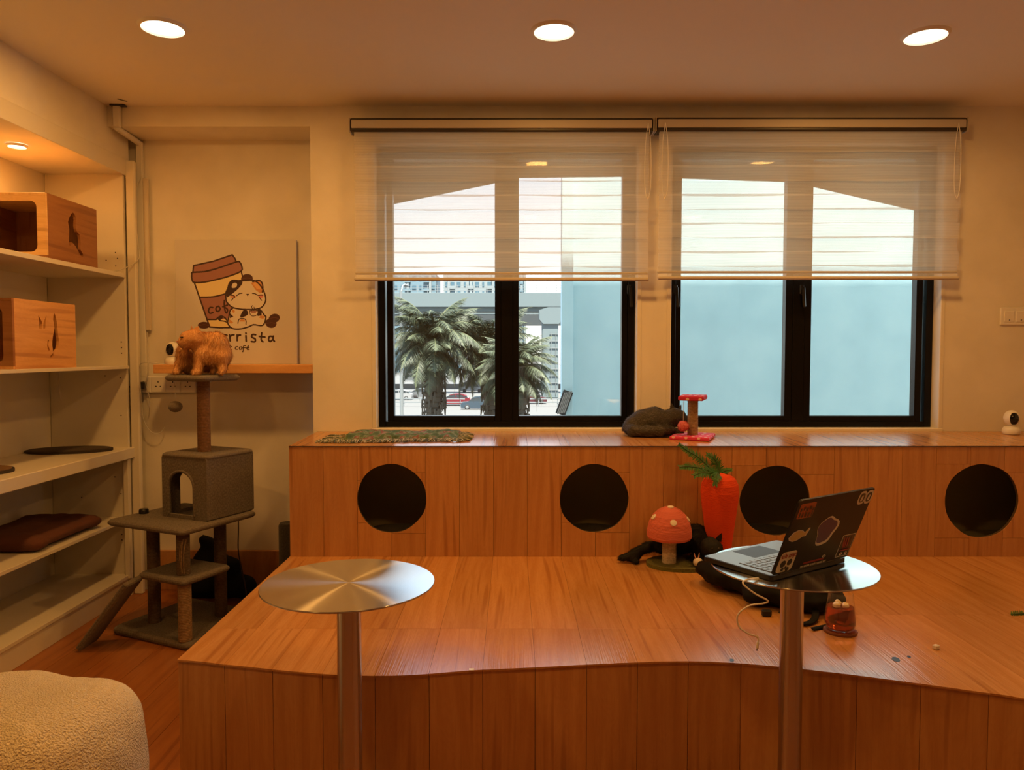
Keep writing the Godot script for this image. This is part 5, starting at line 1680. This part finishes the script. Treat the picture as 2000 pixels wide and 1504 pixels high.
func shelf_items() -> void:
	var cat1 := PackedVector2Array(smooth_path(V([0.0, 0.235, 0.018, 0.225, 0.026, 0.205, 0.022, 0.180, 0.030, 0.150, 0.052, 0.140, 0.060, 0.100, 0.056, 0.070, 0.078, 0.050, 0.070, 0.036, 0.045, 0.052, 0.020, 0.078, -0.012, 0.095, -0.020, 0.078, -0.034, 0.080, -0.034, 0.110, -0.030, 0.155, -0.038, 0.185, -0.020, 0.215]), 2, true))
	cat_house(Vector3(-2.248, 1.7205, -3.49), Vector3(0.40, 0.285, 0.40), "brown plywood cat house with a cat cut-out on the top shelf", M.ply_dark, M.pale_ply, [cat1])
	var cat2 := PackedVector2Array(smooth_path(V([0.06, 0.245, 0.072, 0.225, 0.080, 0.190, 0.084, 0.150, 0.090, 0.120, 0.080, 0.085, 0.050, 0.070, 0.024, 0.052, 0.030, 0.045, 0.048, 0.055, 0.040, 0.100, 0.046, 0.140, 0.060, 0.180, 0.052, 0.215]), 2, true))
	var tail := PackedVector2Array(smooth_path(V([0.012, 0.075, 0.004, 0.10, 0.010, 0.125, 0.018, 0.12, 0.012, 0.10, 0.022, 0.080]), 3, true))
	var fly1 := PackedVector2Array(V([-0.052, 0.230, -0.030, 0.205, -0.024, 0.195, -0.030, 0.170, -0.048, 0.172, -0.046, 0.195]))
	var fly2 := PackedVector2Array(V([0.004, 0.232, -0.002, 0.205, -0.006, 0.175, -0.020, 0.170, -0.018, 0.195, -0.012, 0.208]))
	cat_house(Vector3(-2.248, 1.2345, -3.27), Vector3(0.40, 0.292, 0.44), "orange plywood cat house with cat and butterfly cut-outs on the second shelf", M.ply, M.ply_dark, [cat2, tail, fly1, fly2])
	for s in [[Vector3(-2.262, 0.7985, -3.78), 0.20, 0.115, "dark oval corrugated scratching mat at the far end of the counter", M.card_mat, 0.25], [Vector3(-2.27, 0.7985, -3.10), 0.16, 0.13, "brown oval scratching mat with dark rim on the near counter", M.card_brown, 0.0]]:
		var m := thing("scratching_mat", s[3], "cat mat", s[0], s[5], "oval mats on the counter")
		obj("rim", Geo.new().prism(circle2(0, 0, s[1], 40, s[2]), Vector3(0, 0.012, 0), Vector3.RIGHT, Vector3.FORWARD, 0.012), M.card_rim, m)
		var g := Geo.new()
		var rows := 46
		for k in rows:
			var z: float = lerpf(-s[2] * 0.9, s[2] * 0.9, (k + 0.5) / rows)
			var half: float = s[1] * 0.93 * sqrt(maxf(0.0, 1.0 - pow(z / (s[2] * 0.93), 2)))
			g.box(Vector3(0, 0.0135, z), Vector3(half * 2, 0.004, s[2] * 1.8 / rows * 0.55))
		tag(obj("corrugation", g, s[4], m), "", "", "", "stuff")
	# flat cushion on the lower shelf
	var cu := skin([[Vector3(-0.16, 0, -0.22), Vector3(0.16, 0, -0.22), 0.03, 0.03], [Vector3(-0.16, 0, 0.22), Vector3(0.16, 0, 0.22), 0.03, 0.03], [Vector3(-0.16, 0, -0.22), Vector3(-0.16, 0, 0.22), 0.03, 0.03], [Vector3(0.16, 0, -0.22), Vector3(0.16, 0, 0.22), 0.03, 0.03], [Vector3(0, 0, -0.2), Vector3(0, 0, 0.2), 0.055, 0.055], [Vector3(-0.09, 0, -0.2), Vector3(-0.09, 0, 0.2), 0.05, 0.05], [Vector3(0.09, 0, -0.2), Vector3(0.09, 0, 0.2), 0.05, 0.05]], 0.014, 0.05, 0.004, 14.0, [], Vector3(1, 0.7, 1))
	var co := obj("pet_cushion", cu, M.brown_fleece, null, Vector3(-2.26, 0.4255 + 0.036, -3.46))
	tag(co, "flat reddish brown pet cushion on the lower shelf", "cushion")

# ---------------------------------------------------------------- cats
func bone(a: Array, b: Array, ra: float, rb: float) -> Array:
	return [Vector3(a[0], a[1], a[2]), Vector3(b[0], b[1], b[2]), ra, rb]

func ear(at: Vector3, tip: Vector3, w: float, face: Vector3) -> Geo:
	# a small hollow-fronted cone
	var g := Geo.new()
	var ax := (tip - at)
	var side := ax.cross(face).normalized() * w
	var back := -face.normalized() * w * 0.45
	var mid := at + ax * 0.55
	var l := at - side
	var r := at + side
	var bl := at + back
	var ml := mid - side * 0.62
	var mr := mid + side * 0.62
	var mb := mid + back * 0.8
	g.quad(l, bl, mb, ml); g.quad(bl, r, mr, mb); g.tri(ml, mb, tip); g.tri(mb, mr, tip)
	var inl := l + back * 0.4
	g.quad(r, l, ml, mr); g.tri(mr, ml, tip)
	return g

func cat(called: String, label: String, at: Vector3, turn: float, bones: Array, ears: Array, face: Array, tones: Array, skin_m: Material, strands: int, length: float, comb: Callable, sd: int, eye_m: Material, nose_m: Material, head: Array) -> void:
	var g := skin(bones, 0.006, 0.016, 0.0025, 26.0)
	for i in g.v.size():
		g.v[i].y = maxf(g.v[i].y, 0.0005 if g.v[i].x > -0.18 or called != "black_cat" else -0.0115)
	for e in ears:
		var q := ear(e[0], e[1], e[2], e[3])
		var base := g.v.size()
		for i in q.v.size():
			g.vert(q.v[i], q.n[i], Vector2.ZERO)
			g.idx.append(base + i)
	var o := obj(called, g, skin_m, null, at)
	o.rotation.y = turn
	tag(o, label, "cat")
	var f := obj("fur", fur(g, strands, length, 0.0019, comb, tones, sd, head), M.fur_tinted, o)
	f.set_meta("kind", "stuff")
	for p in face:
		obj(p[0], Geo.new().sphere(p[1], p[2], 12, 8), eye_m if p[0] == "eye" else nose_m, o)

func cats() -> void:
	var ginger := mat("ginger_coat", lin(0.56, 0.27, 0.10), 0.85)
	var grey := mat("grey_coat", lin(0.058, 0.052, 0.048), 0.85)
	var black := mat("black_coat", lin(0.005, 0.0045, 0.0045), 0.8)
	var eye := mat("cat_eye", lin(0.02, 0.015, 0.01), 0.15)
	var nose := mat("cat_nose", lin(0.40, 0.13, 0.09), 0.5)
	# ginger cat on the perch, head turned to the left over a raised hind leg
	cat("ginger_cat", "fluffy ginger cat curled round on the cat tree's top perch", Vector3(-1.452, 1.2008, -3.455), 0.0, [
		bone([0.092, 0.095, -0.012], [0.072, 0.142, -0.010], 0.050, 0.052), bone([0.072, 0.145, -0.010], [0.035, 0.152, -0.006], 0.050, 0.044),
		bone([0.035, 0.150, -0.004], [-0.006, 0.158, 0.030], 0.034, 0.030), bone([-0.010, 0.166, 0.038], [-0.030, 0.163, 0.048], 0.046, 0.039), bone([-0.036, 0.148, 0.060], [-0.058, 0.147, 0.064], 0.022, 0.016), bone([-0.040, 0.138, 0.056], [-0.052, 0.137, 0.058], 0.013, 0.010),
		bone([0.008, 0.125, 0.022], [0.036, 0.095, 0.018], 0.032, 0.044), bone([0.04, 0.09, 0.010], [0.085, 0.085, 0.0], 0.046, 0.050),
		bone([0.020, 0.085, 0.040], [0.012, 0.030, 0.052], 0.026, 0.017), bone([0.012, 0.03, 0.052], [0.012, 0.012, 0.062], 0.016, 0.015), bone([0.012, 0.012, 0.066], [0.006, 0.010, 0.082], 0.015, 0.013),
		bone([0.110, 0.075, 0.018], [0.116, 0.030, 0.028], 0.034, 0.017), bone([0.116, 0.03, 0.03], [0.120, 0.011, 0.050], 0.015, 0.013),
		bone([0.060, 0.04, -0.02], [0.060, 0.011, 0.002], 0.017, 0.013),
		bone([-0.082, 0.062, -0.040], [-0.088, 0.105, -0.035], 0.046, 0.036), bone([-0.07, 0.035, -0.055], [0.07, 0.06, -0.055], 0.035, 0.04), bone([-0.098, 0.045, -0.02], [-0.105, 0.014, 0.012], 0.024, 0.014), bone([-0.098, 0.012, 0.02], [-0.098, 0.010, 0.032], 0.013, 0.012),
		bone([-0.070, 0.055, -0.010], [-0.060, 0.100, 0.028], 0.022, 0.014), bone([-0.060, 0.100, 0.028], [-0.044, 0.124, 0.044], 0.013, 0.011)],
		[[Vector3(0.008, 0.198, 0.058), Vector3(0.022, 0.224, 0.056), 0.023, Vector3(-0.5, 0, 1)], [Vector3(-0.028, 0.202, 0.026), Vector3(-0.028, 0.228, 0.018), 0.020, Vector3(-0.8, 0, 0.6)]],
		[["eye", Vector3(-0.045, 0.172, 0.0835), Vector3(0.009, 0.0028, 0.004)], ["nose", Vector3(-0.0745, 0.152, 0.066), Vector3(0.004, 0.004, 0.006)]],
		[Color(0.70, 0.38, 0.15), Color(0.56, 0.27, 0.095), Color(0.84, 0.52, 0.25), Color(0.64, 0.33, 0.12)], ginger, 9000, 0.017, func(p): return Vector3(p.x * 0.6, -0.8, 0.25), 41, eye, nose, [Vector3(-0.030, 0.165, 0.045), 0.062])
	# grey cat asleep on the bench
	cat("grey_cat", "fluffy grey cat curled up asleep on the bench by the pink scratcher", Vector3(0.685, 0.8985, -3.645), 0.0, [
		bone([-0.088, 0.045, 0.0], [-0.04, 0.062, -0.01], 0.046, 0.056), bone([-0.04, 0.062, -0.01], [0.02, 0.072, -0.02], 0.058, 0.060), bone([0.02, 0.072, -0.02], [0.07, 0.060, -0.015], 0.060, 0.052),
		bone([0.07, 0.065, -0.015], [0.112, 0.085, 0.005], 0.045, 0.036), bone([0.112, 0.098, 0.0], [0.136, 0.092, 0.01], 0.038, 0.034), bone([0.15, 0.080, 0.02], [0.162, 0.074, 0.024], 0.018, 0.013),
		bone([-0.06, 0.025, 0.02], [0.06, 0.025, 0.02], 0.030, 0.03), bone([0.08, 0.022, 0.03], [0.14, 0.016, 0.035], 0.022, 0.015),
		bone([-0.115, 0.035, 0.015], [-0.10, 0.026, 0.058], 0.026, 0.024), bone([-0.10, 0.026, 0.058], [-0.03, 0.026, 0.078], 0.024, 0.023), bone([-0.03, 0.026, 0.078], [0.03, 0.028, 0.076], 0.023, 0.021), bone([0.03, 0.028, 0.076], [0.085, 0.030, 0.066], 0.021, 0.014)],
		[[Vector3(0.102, 0.124, 0.006), Vector3(0.098, 0.158, 0.008), 0.016, Vector3(0.4, 0, 1)], [Vector3(0.140, 0.120, -0.008), Vector3(0.150, 0.150, -0.010), 0.015, Vector3(0.6, 0, 0.8)]],
		[["eye", Vector3(0.150, 0.098, 0.038), Vector3(0.005, 0.0015, 0.003)], ["nose", Vector3(0.172, 0.078, 0.030), Vector3(0.003, 0.003, 0.003)]],
		[Color(0.075, 0.068, 0.062), Color(0.045, 0.04, 0.038), Color(0.11, 0.10, 0.09), Color(0.16, 0.145, 0.13)], grey, 8000, 0.014, func(p): return Vector3(-1.0, -0.35, 0.1) if p.z < 0.05 else Vector3(1.0, 0.1, 0.0), 42, eye, nose, [Vector3(0.128, 0.098, 0.008), 0.05])
	# black cat lying behind the mushroom
	cat("black_cat", "black long-haired cat lying on the platform behind the mushroom scratcher", Vector3(0.765, 0.398, -3.222), 0.0, [
		bone([-0.10, 0.055, -0.018], [-0.02, 0.070, -0.018], 0.038, 0.048), bone([-0.02, 0.070, -0.018], [0.05, 0.085, -0.016], 0.048, 0.050), bone([0.02, 0.11, -0.016], [0.05, 0.11, -0.016], 0.04, 0.04),
		bone([0.045, 0.075, -0.005], [0.070, 0.07, 0.085], 0.042, 0.038), bone([0.074, 0.082, 0.108], [0.086, 0.078, 0.120], 0.042, 0.038), bone([0.084, 0.066, 0.147], [0.086, 0.062, 0.156], 0.016, 0.012),
		bone([0.03, 0.02, 0.05], [0.06, 0.016, 0.13], 0.022, 0.014), bone([0.09, 0.025, 0.06], [0.105, 0.016, 0.13], 0.022, 0.014),
		bone([-0.10, 0.06, -0.015], [-0.17, 0.052, 0.0], 0.022, 0.020), bone([-0.17, 0.052, 0.0], [-0.225, 0.030, 0.012], 0.020, 0.022), bone([-0.225, 0.022, 0.012], [-0.285, 0.010, 0.018], 0.022, 0.015), bone([-0.235, 0.010, 0.02], [-0.225, 0.002, 0.045], 0.016, 0.011)],
		[[Vector3(0.108, 0.108, 0.108), Vector3(0.124, 0.142, 0.106), 0.016, Vector3(0.2, 0, 1)], [Vector3(0.054, 0.112, 0.108), Vector3(0.042, 0.144, 0.106), 0.016, Vector3(-0.2, 0, 1)]],
		[["eye", Vector3(0.070, 0.088, 0.156), Vector3(0.005, 0.003, 0.003)], ["eye", Vector3(0.100, 0.088, 0.154), Vector3(0.005, 0.003, 0.003)]],
		[Color(0.006, 0.0055, 0.0055), Color(0.011, 0.010, 0.010), Color(0.004, 0.004, 0.004)], black, 8000, 0.016, func(_p): return Vector3(-1.0, -0.4, 0.2), 43, eye, nose, [Vector3(0.081, 0.08, 0.117), 0.05])

# ---------------------------------------------------------------- outside
func car(at: Vector3, turn: float, m: Material, label: String, tall := 1.0) -> void:
	var t := thing("parked_car", label, "car", at, turn, "cars on the road")
	var body := PackedVector2Array(smooth_path(V([-2.05, 0.35, -2.08, 0.62, -1.95, 0.82, -1.2, 0.95, -0.6, 1.02, 1.5, 1.02, 1.95, 0.95, 2.08, 0.75, 2.06, 0.40, 1.7, 0.25, -1.7, 0.25]), 3, true))
	obj("body", Geo.new().prism(body, Vector3(0, 0, 0.85), Vector3.RIGHT, Vector3.UP, 1.7), m, t)
	var cabin := PackedVector2Array(smooth_path(V([-1.25, 0.92, -0.55, 1.42 * tall, 0.1, 1.50 * tall, 0.95, 1.47 * tall, 1.55, 1.25 * tall, 1.85, 0.95]), 3)) 
	obj("window_band", Geo.new().prism(cabin, Vector3(0, 0, 0.74), Vector3.RIGHT, Vector3.UP, 1.48), M.car_glass, t)
	var roof := PackedVector2Array(smooth_path(V([-0.62, 1.40 * tall, 0.1, 1.52 * tall, 0.95, 1.49 * tall, 1.60, 1.26 * tall]), 3) + V([1.5, 1.22 * tall, 0.9, 1.40 * tall, 0.1, 1.43 * tall, -0.5, 1.34 * tall]))
	obj("roof", Geo.new().prism(roof, Vector3(0, 0, 0.76), Vector3.RIGHT, Vector3.UP, 1.52), m, t)
	for x in [0.22, 1.25]:
		obj("pillar", Geo.new().box(Vector3(x, 1.2 * tall, 0.75), Vector3(0.08, 0.5 * tall, 0.03), 0.0, Basis(Vector3.BACK, 0.25)), m, t)
	for x in [-1.3, 1.3]:
		for z in [-0.78, 0.78]:
			var w := obj("wheel", Geo.new().lathe(Vector3(x, 0.31, z), [Vector2(0, -0.1), Vector2(0.28, -0.1), Vector2(0.31, -0.06), Vector2(0.31, 0.06), Vector2(0.28, 0.1), Vector2(0.20, 0.1), Vector2(0.18, 0.07), Vector2(0, 0.08)], 18, Basis(Vector3.RIGHT, PI / 2)), M.tyre, t)
			obj("hub_cap", Geo.new().lathe(Vector3(x, 0.31, z), [Vector2(0.19, 0.09), Vector2(0.1, 0.115), Vector2(0, 0.115)], 12, Basis(Vector3.RIGHT, PI / 2)), M.rail_metal, w)

func palm_frond(sd: int, length: float, droop: float) -> ArrayMesh:
	var r := RandomNumberGenerator.new()
	r.seed = sd
	var g := Geo.new()
	g.colored = true
	var path := []
	for i in 15:
		var s := i / 14.0
		path.append(Vector3(length * (s - 0.28 * droop * s * s), length * (0.42 * s - droop * 0.85 * s * s), 0))
	g.tint = Color(0.11, 0.12, 0.05)
	var rad := []
	for i in 15:
		rad.append(0.035 * (1.0 - i / 16.0))
	g.tube(path, rad, 5)
	for i in range(1, 14):
		for k in 9:
			var p: Vector3 = path[i].lerp(path[i + 1], k / 9.0)
			var t: Vector3 = (path[i + 1] - path[i]).normalized()
			var l := length * 0.24 * sin(PI * clampf((i + k / 9.0) / 14.5 + 0.10, 0, 1))
			for s in [-1.0, 1.0]:
				g.tint = Color(0.030, 0.042, 0.022).lerp(Color(0.085, 0.105, 0.058), pow(r.randf(), 1.5))
				var d := (Vector3(0, 0, s) + t * 0.6 + Vector3(0, r.randf_range(-0.9, -0.1), 0)).normalized()
				var w := t * 0.020
				var m := p + d * l * 0.5
				var tip := p + d * l + Vector3(0, -l * 0.22, 0)
				g.tri(p - w, p + w, m + w * 0.8); g.tri(p - w, m + w * 0.8, m - w * 0.8); g.tri(m - w * 0.8, m + w * 0.8, tip)
	return g.mesh()

func palm(at: Vector3, height: float, crown: float, label: String, sd: int, kinds: Array) -> void:
	var t := thing("palm_tree", label, "palm tree", at, 0.0, "palms by the road")
	var r := RandomNumberGenerator.new()
	r.seed = sd
	var prof := [Vector2(0, 0), Vector2(0.55, 0)]
	var y := 0.0
	while y < height:
		var rr := 0.42 + 0.22 * smoothstep(0.3, 0.9, y / height)
		prof.append(Vector2(rr + 0.07, y + 0.05)); prof.append(Vector2(rr, y + 0.30))
		y += 0.32
	prof.append(Vector2(0, height))
	obj("trunk", Geo.new().lathe(Vector3.ZERO, prof, 14), M.palm_trunk, t)
	# dead leaf stubs hang from the upper trunk
	var g := Geo.new()
	for k in 150:
		var a := r.randf() * TAU
		var yy := height * r.randf_range(0.1, 1.0)
		var d := Vector3(cos(a), 0, sin(a))
		g.tube([Vector3(0, yy, 0) + d * 0.5, Vector3(0, yy + 0.05, 0) + d * 0.68, Vector3(0, yy - 0.45, 0) + d * r.randf_range(0.66, 0.78)], [0.10, 0.08, 0.03], 5)
	tag(obj("leaf_stubs", g, M.palm_trunk, t), "", "", "", "stuff")
	for i in 58:
		var f := obj("frond", kinds[i % kinds.size()], M.palm_leaf, t, Vector3(0, height + 0.2 - 0.012 * i, 0))
		var lift := lerpf(0.95, -0.75, i / 58.0) + r.randf_range(-0.12, 0.12)
		f.basis = Basis(Vector3.UP, i * 2.399 + r.randf_range(-0.2, 0.2)) * Basis(Vector3.BACK, lift) * Basis.from_scale(Vector3.ONE * crown * r.randf_range(0.85, 1.1))

func tower(x0: float, x1: float, z: float, top: float, label: String, m: Material, cols: int) -> void:
	var t := thing("apartment_tower", label, "building", Vector3((x0 + x1) / 2, -5.5, z), 0.0, "towers behind the viaduct")
	var w := x1 - x0
	var h := top + 5.5
	obj("wall", Geo.new().box(Vector3(0, h / 2, -8), Vector3(w, h, 16)), m, t)
	var g := Geo.new()
	var b := Geo.new()
	var floors := int(h / 3.1)
	for f in floors:
		var y := 2.0 + f * 3.1
		for c in cols:
			var x := -w / 2 + w * (c + 0.5) / cols
			var ww := w / cols * (0.62 if c % 3 else 0.30)
			g.box(Vector3(x, y, 0.05), Vector3(ww, 1.5, 0.3))
			if c % 3 == 1:
				b.box(Vector3(x, y - 1.1, 0.5), Vector3(w / cols * 0.9, 0.9, 1.0))
	tag(obj("window_pane", g, M.tower_glass, t), "", "", "", "stuff")
	tag(obj("balcony", b, m, t), "", "", "", "stuff")
	for k in 3:
		obj("pier_strip", Geo.new().box(Vector3(-w / 2 + w * (0.1 + 0.4 * k), h / 2, 0.4), Vector3(0.8, h, 0.8)), M.tower_white, t)

func outdoors() -> void:
	mat("asphalt", lin(0.105, 0.108, 0.105), 0.9)
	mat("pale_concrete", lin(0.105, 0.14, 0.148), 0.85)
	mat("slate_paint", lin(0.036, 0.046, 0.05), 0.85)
	mat("verge_grass", lin(0.04, 0.05, 0.018), 0.95)
	mat("sand_wall", lin(0.13, 0.125, 0.11), 0.9)
	mat("rail_metal", lin(0.15, 0.17, 0.175), 0.5)
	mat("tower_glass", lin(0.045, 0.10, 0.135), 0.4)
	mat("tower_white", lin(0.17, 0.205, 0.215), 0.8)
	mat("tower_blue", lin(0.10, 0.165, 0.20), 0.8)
	mat("tyre", lin(0.02, 0.02, 0.02), 0.8)
	mat("car_glass", lin(0.03, 0.04, 0.045), 0.1)
	mat("palm_trunk", lin(0.075, 0.066, 0.048), 0.95)
	var pl := mat("palm_leaf", Color.WHITE, 0.6)
	pl.vertex_color_use_as_albedo = true
	pl.cull_mode = BaseMaterial3D.CULL_DISABLED
	var nb := mat("neighbour_paint", Color.WHITE, 0.85)
	nb.albedo_texture = noise_tex(0.008, 5, 17, [[0.1, lin(0.46, 0.64, 0.70)], [0.5, lin(0.495, 0.68, 0.74)], [0.9, lin(0.54, 0.72, 0.77)]])
	nb.uv1_triplanar = true
	nb.uv1_scale = Vector3.ONE * 0.35
	var G := -5.5
	struct("ground_outside", Geo.new().box(Vector3(0, G - 0.5, -160), Vector3(420, 1.0, 330)), M.asphalt)
	# house next door, with its corner strip and an open louvred flap
	var n := thing("neighbour_house", "pale blue-white rendered side wall of the house next door", "building", Vector3(5.0, G, -12.0))
	var o := -n.position
	obj("wall", Geo.new().prism(PackedVector2Array(V([0.62, 7.6, 9.98, 7.6, 9.98, 15.6, 1.75, 15.6])), Vector3(0, 9.5, 0) + o, Vector3.RIGHT, Vector3.FORWARD, 15.0), M.neighbour_paint, n)
	obj("corner_strip", Geo.new().box(Vector3(0.562, 2.0, -7.62) + o, Vector3(0.118, 15.0, 0.16), 0.004), M.neighbour_paint, n)
	var lv := obj("louvre_frame", Geo.new().box(Vector3(0.53, 0.80, -7.50) + o, Vector3(0.10, 0.25, 0.03), 0.0, Basis(Vector3.BACK, -0.34)), M.slate_paint, n)
	for k in 5:
		obj("slat", Geo.new().box(Vector3(0.496 + k * 0.017, 0.796 + k * 0.003, -7.478) + o, Vector3(0.011, 0.23, 0.02), 0.0, Basis(Vector3.BACK, -0.34)), M.metal_grey, lv)
	# awning with an arched lower edge outside the windows
	var aw := PackedVector2Array(V([-0.95, 2.185, -0.803, 2.224, -0.144, 2.357, 0.016, 2.399, 0.673, 2.405, 1.058, 2.396, 1.732, 2.373, 1.893, 2.342, 2.56, 2.189, 2.7, 2.15, 2.7, 2.62, -0.95, 2.62]))
	var awn := thing("awning", "grey arched awning outside above the windows", "awning", Vector3(0.87, 2.2, -4.7))
	obj("valance", Geo.new().prism(aw, Vector3(0, 0, -4.69) - awn.position, Vector3.RIGHT, Vector3.UP, 0.02), M.awning_grey, awn)
	obj("cover", Geo.new().box(Vector3(0.87, 2.64, -4.36) - awn.position, Vector3(3.65, 0.04, 0.70)), M.awning_grey, awn)
	for x in [-0.94, 2.69]:
		obj("side_flap", Geo.new().box(Vector3(x, 2.40, -4.36) - awn.position, Vector3(0.02, 0.46, 0.66)), M.awning_grey, awn)
	# palms
	var kinds := []
	for k in 4:
		kinds.append(palm_frond(60 + k, 4.3, [0.6, 0.8, 1.0, 0.7][k]))
	palm(Vector3(-4.75, G, -45), 7.6, 1.0, "thick-trunked palm, leftmost through the window", 5, kinds)
	palm(Vector3(-1.3, G, -47), 7.2, 1.0, "palm partly behind the window's central mullion", 6, kinds)
	palm(Vector3(0.3, G, -43), 6.0, 0.75, "low palm nearest the neighbouring wall", 7, kinds)
	# street lamp post
	var lp := thing("street_lamp", "slim grey street lamp post beside the leftmost palm", "street lamp", Vector3(-7.45, G, -50))
	obj("pole", Geo.new().lathe(Vector3.ZERO, [Vector2(0.2, 0), Vector2(0.13, 0.4), Vector2(0.10, 11.0), Vector2(0, 11.0)], 12), M.rail_metal, lp)
	obj("arm", Geo.new().tube([Vector3(0, 10.8, 0), Vector3(0, 11.4, -0.8), Vector3(0, 11.6, -2.0)], 0.06, 8), M.rail_metal, lp)
	obj("lamp_head", Geo.new().box(Vector3(0, 11.55, -2.4), Vector3(0.3, 0.14, 0.8), 0.04), M.rail_metal, lp)
	# cars
	mat("car_blue", lin(0.028, 0.048, 0.066), 0.25); mat("car_red", lin(0.13, 0.012, 0.018), 0.3); mat("car_dark_red", lin(0.06, 0.014, 0.018), 0.3); mat("car_silver", lin(0.10, 0.11, 0.115), 0.3); mat("car_white", lin(0.22, 0.225, 0.225), 0.3)
	car(Vector3(-4.1, G, -90), 0.0, M.car_blue, "blue hatchback on the road, nearest the window", 1.05)
	car(Vector3(-7.5, G, -97), 0.0, M.car_red, "bright red car half hidden by the blue hatchback")
	car(Vector3(2.6, G, -100), PI, M.car_dark_red, "dark red car seen between the palms and the neighbouring wall")
	car(Vector3(-16.6, G, -108), 0.0, M.car_white, "white car at the left end of the road, behind the lamp post")
	car(Vector3(-13.2, G, -112), PI, M.car_silver, "grey car beside the palm trunk")
	car(Vector3(-25.0, G, -180), 0.0, M.car_silver, "silver car far off under the palm fronds", 1.15)
	car(Vector3(-7.0, G, -130), PI, M.car_white, "white van-like car behind the red car", 1.3)
	# guard rails
	for q in [[-21.0, -6.0, -94.5, "white guard rail left of the palm trunk"], [1.0, 7.5, -94.5, "dark guard rail left of the neighbouring wall"]]:
		var gr := thing("guard_rail", q[3], "guard rail", Vector3(q[0], G, q[2]), 0.0, "road guard rails")
		for yv in [0.55, 1.0]:
			obj("rail", Geo.new().box(Vector3((q[1] - q[0]) / 2, yv, 0), Vector3(q[1] - q[0], 0.14, 0.06)), M.rail_metal, gr)
		var x := 0.0
		while x < q[1] - q[0]:
			obj("post", Geo.new().box(Vector3(x, 0.55, -0.06), Vector3(0.1, 1.1, 0.1)), M.rail_metal, gr)
			x += 2.4
	struct("ground_verge", Geo.new().box(Vector3(-10, G + 0.25, -150), Vector3(90, 0.5, 6)), M.verge_grass)
	struct("wall_roadside", Geo.new().box(Vector3(-10, G + 0.45, -143), Vector3(90, 0.9, 0.5)), M.sand_wall)
	# viaduct
	var v := thing("rail_viaduct", "grey concrete rail viaduct crossing behind the palms", "viaduct", Vector3(-8, G, -120))
	var vo := Vector3(8, -G, 120)
	obj("girder", Geo.new().box(Vector3(-8, 9.9, -122) + vo, Vector3(90, 2.3, 4.0), 0.05), M.pale_concrete, v)
	obj("soffit", Geo.new().box(Vector3(-8, 8.45, -123) + vo, Vector3(90, 0.7, 4.5)), M.pale_concrete, v)
	for k in 3:
		obj("handrail", Geo.new().box(Vector3(-8, 11.4 + 0.42 * k, -120.1) + vo, Vector3(90, 0.07, 0.07)), M.rail_metal, v)
	for k in 30:
		obj("handrail_post", Geo.new().box(Vector3(-36 + k * 1.6, 11.6, -120.1) + vo, Vector3(0.08, 1.4, 0.08)), M.rail_metal, v)
	obj("pier", Geo.new().box(Vector3(5.75, 0.4, -113) + vo, Vector3(2.5, 11.8, 2.2), 0.15), M.pale_concrete, v)
	var cap := PackedVector2Array(V([4.1, 6.4, 4.7, 5.7, 7.0, 5.7, 7.6, 6.4, 7.6, 8.2, 5.4, 8.2, 4.1, 7.8]))
	obj("pier_cap", Geo.new().prism(cap, Vector3(0, 0, -111.6) + vo, Vector3.RIGHT, Vector3.UP, 3.0), M.pale_concrete, v)
	for k in 9:
		obj("pier_band", Geo.new().box(Vector3(6.3, -4.2 + k * 1.05, -111.8) + vo, Vector3(1.3, 0.09, 0.09)), M.rail_metal, v)
	for x in [5.9, 6.6]:
		obj("pier_pipe", Geo.new().box(Vector3(x, -0.2, -111.8) + vo, Vector3(0.08, 9.5, 0.08)), M.rail_metal, v)
	var lv2 := thing("road_flyover", "dark grey road flyover lower down behind the viaduct", "flyover", Vector3(-8, G, -137))
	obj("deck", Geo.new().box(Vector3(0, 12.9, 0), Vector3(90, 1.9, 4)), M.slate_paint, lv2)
	obj("parapet", Geo.new().box(Vector3(0, 14.0, 1.9), Vector3(90, 0.25, 0.3)), M.pale_concrete, lv2)
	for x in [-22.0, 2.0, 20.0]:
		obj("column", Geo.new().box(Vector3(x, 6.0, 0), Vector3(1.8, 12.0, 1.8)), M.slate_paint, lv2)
	# towers
	tower(-46.0, -26.5, -260, 29.0, "bluish apartment tower behind the leftmost palm", M.tower_blue, 9)
	tower(-23.0, -4.5, -250, 28.5, "white apartment tower rising behind the viaduct", M.tower_white, 9)
	tower(2.0, 5.6, -300, 33.0, "narrow bluish tower seen just right of the mullion", M.tower_blue, 3)
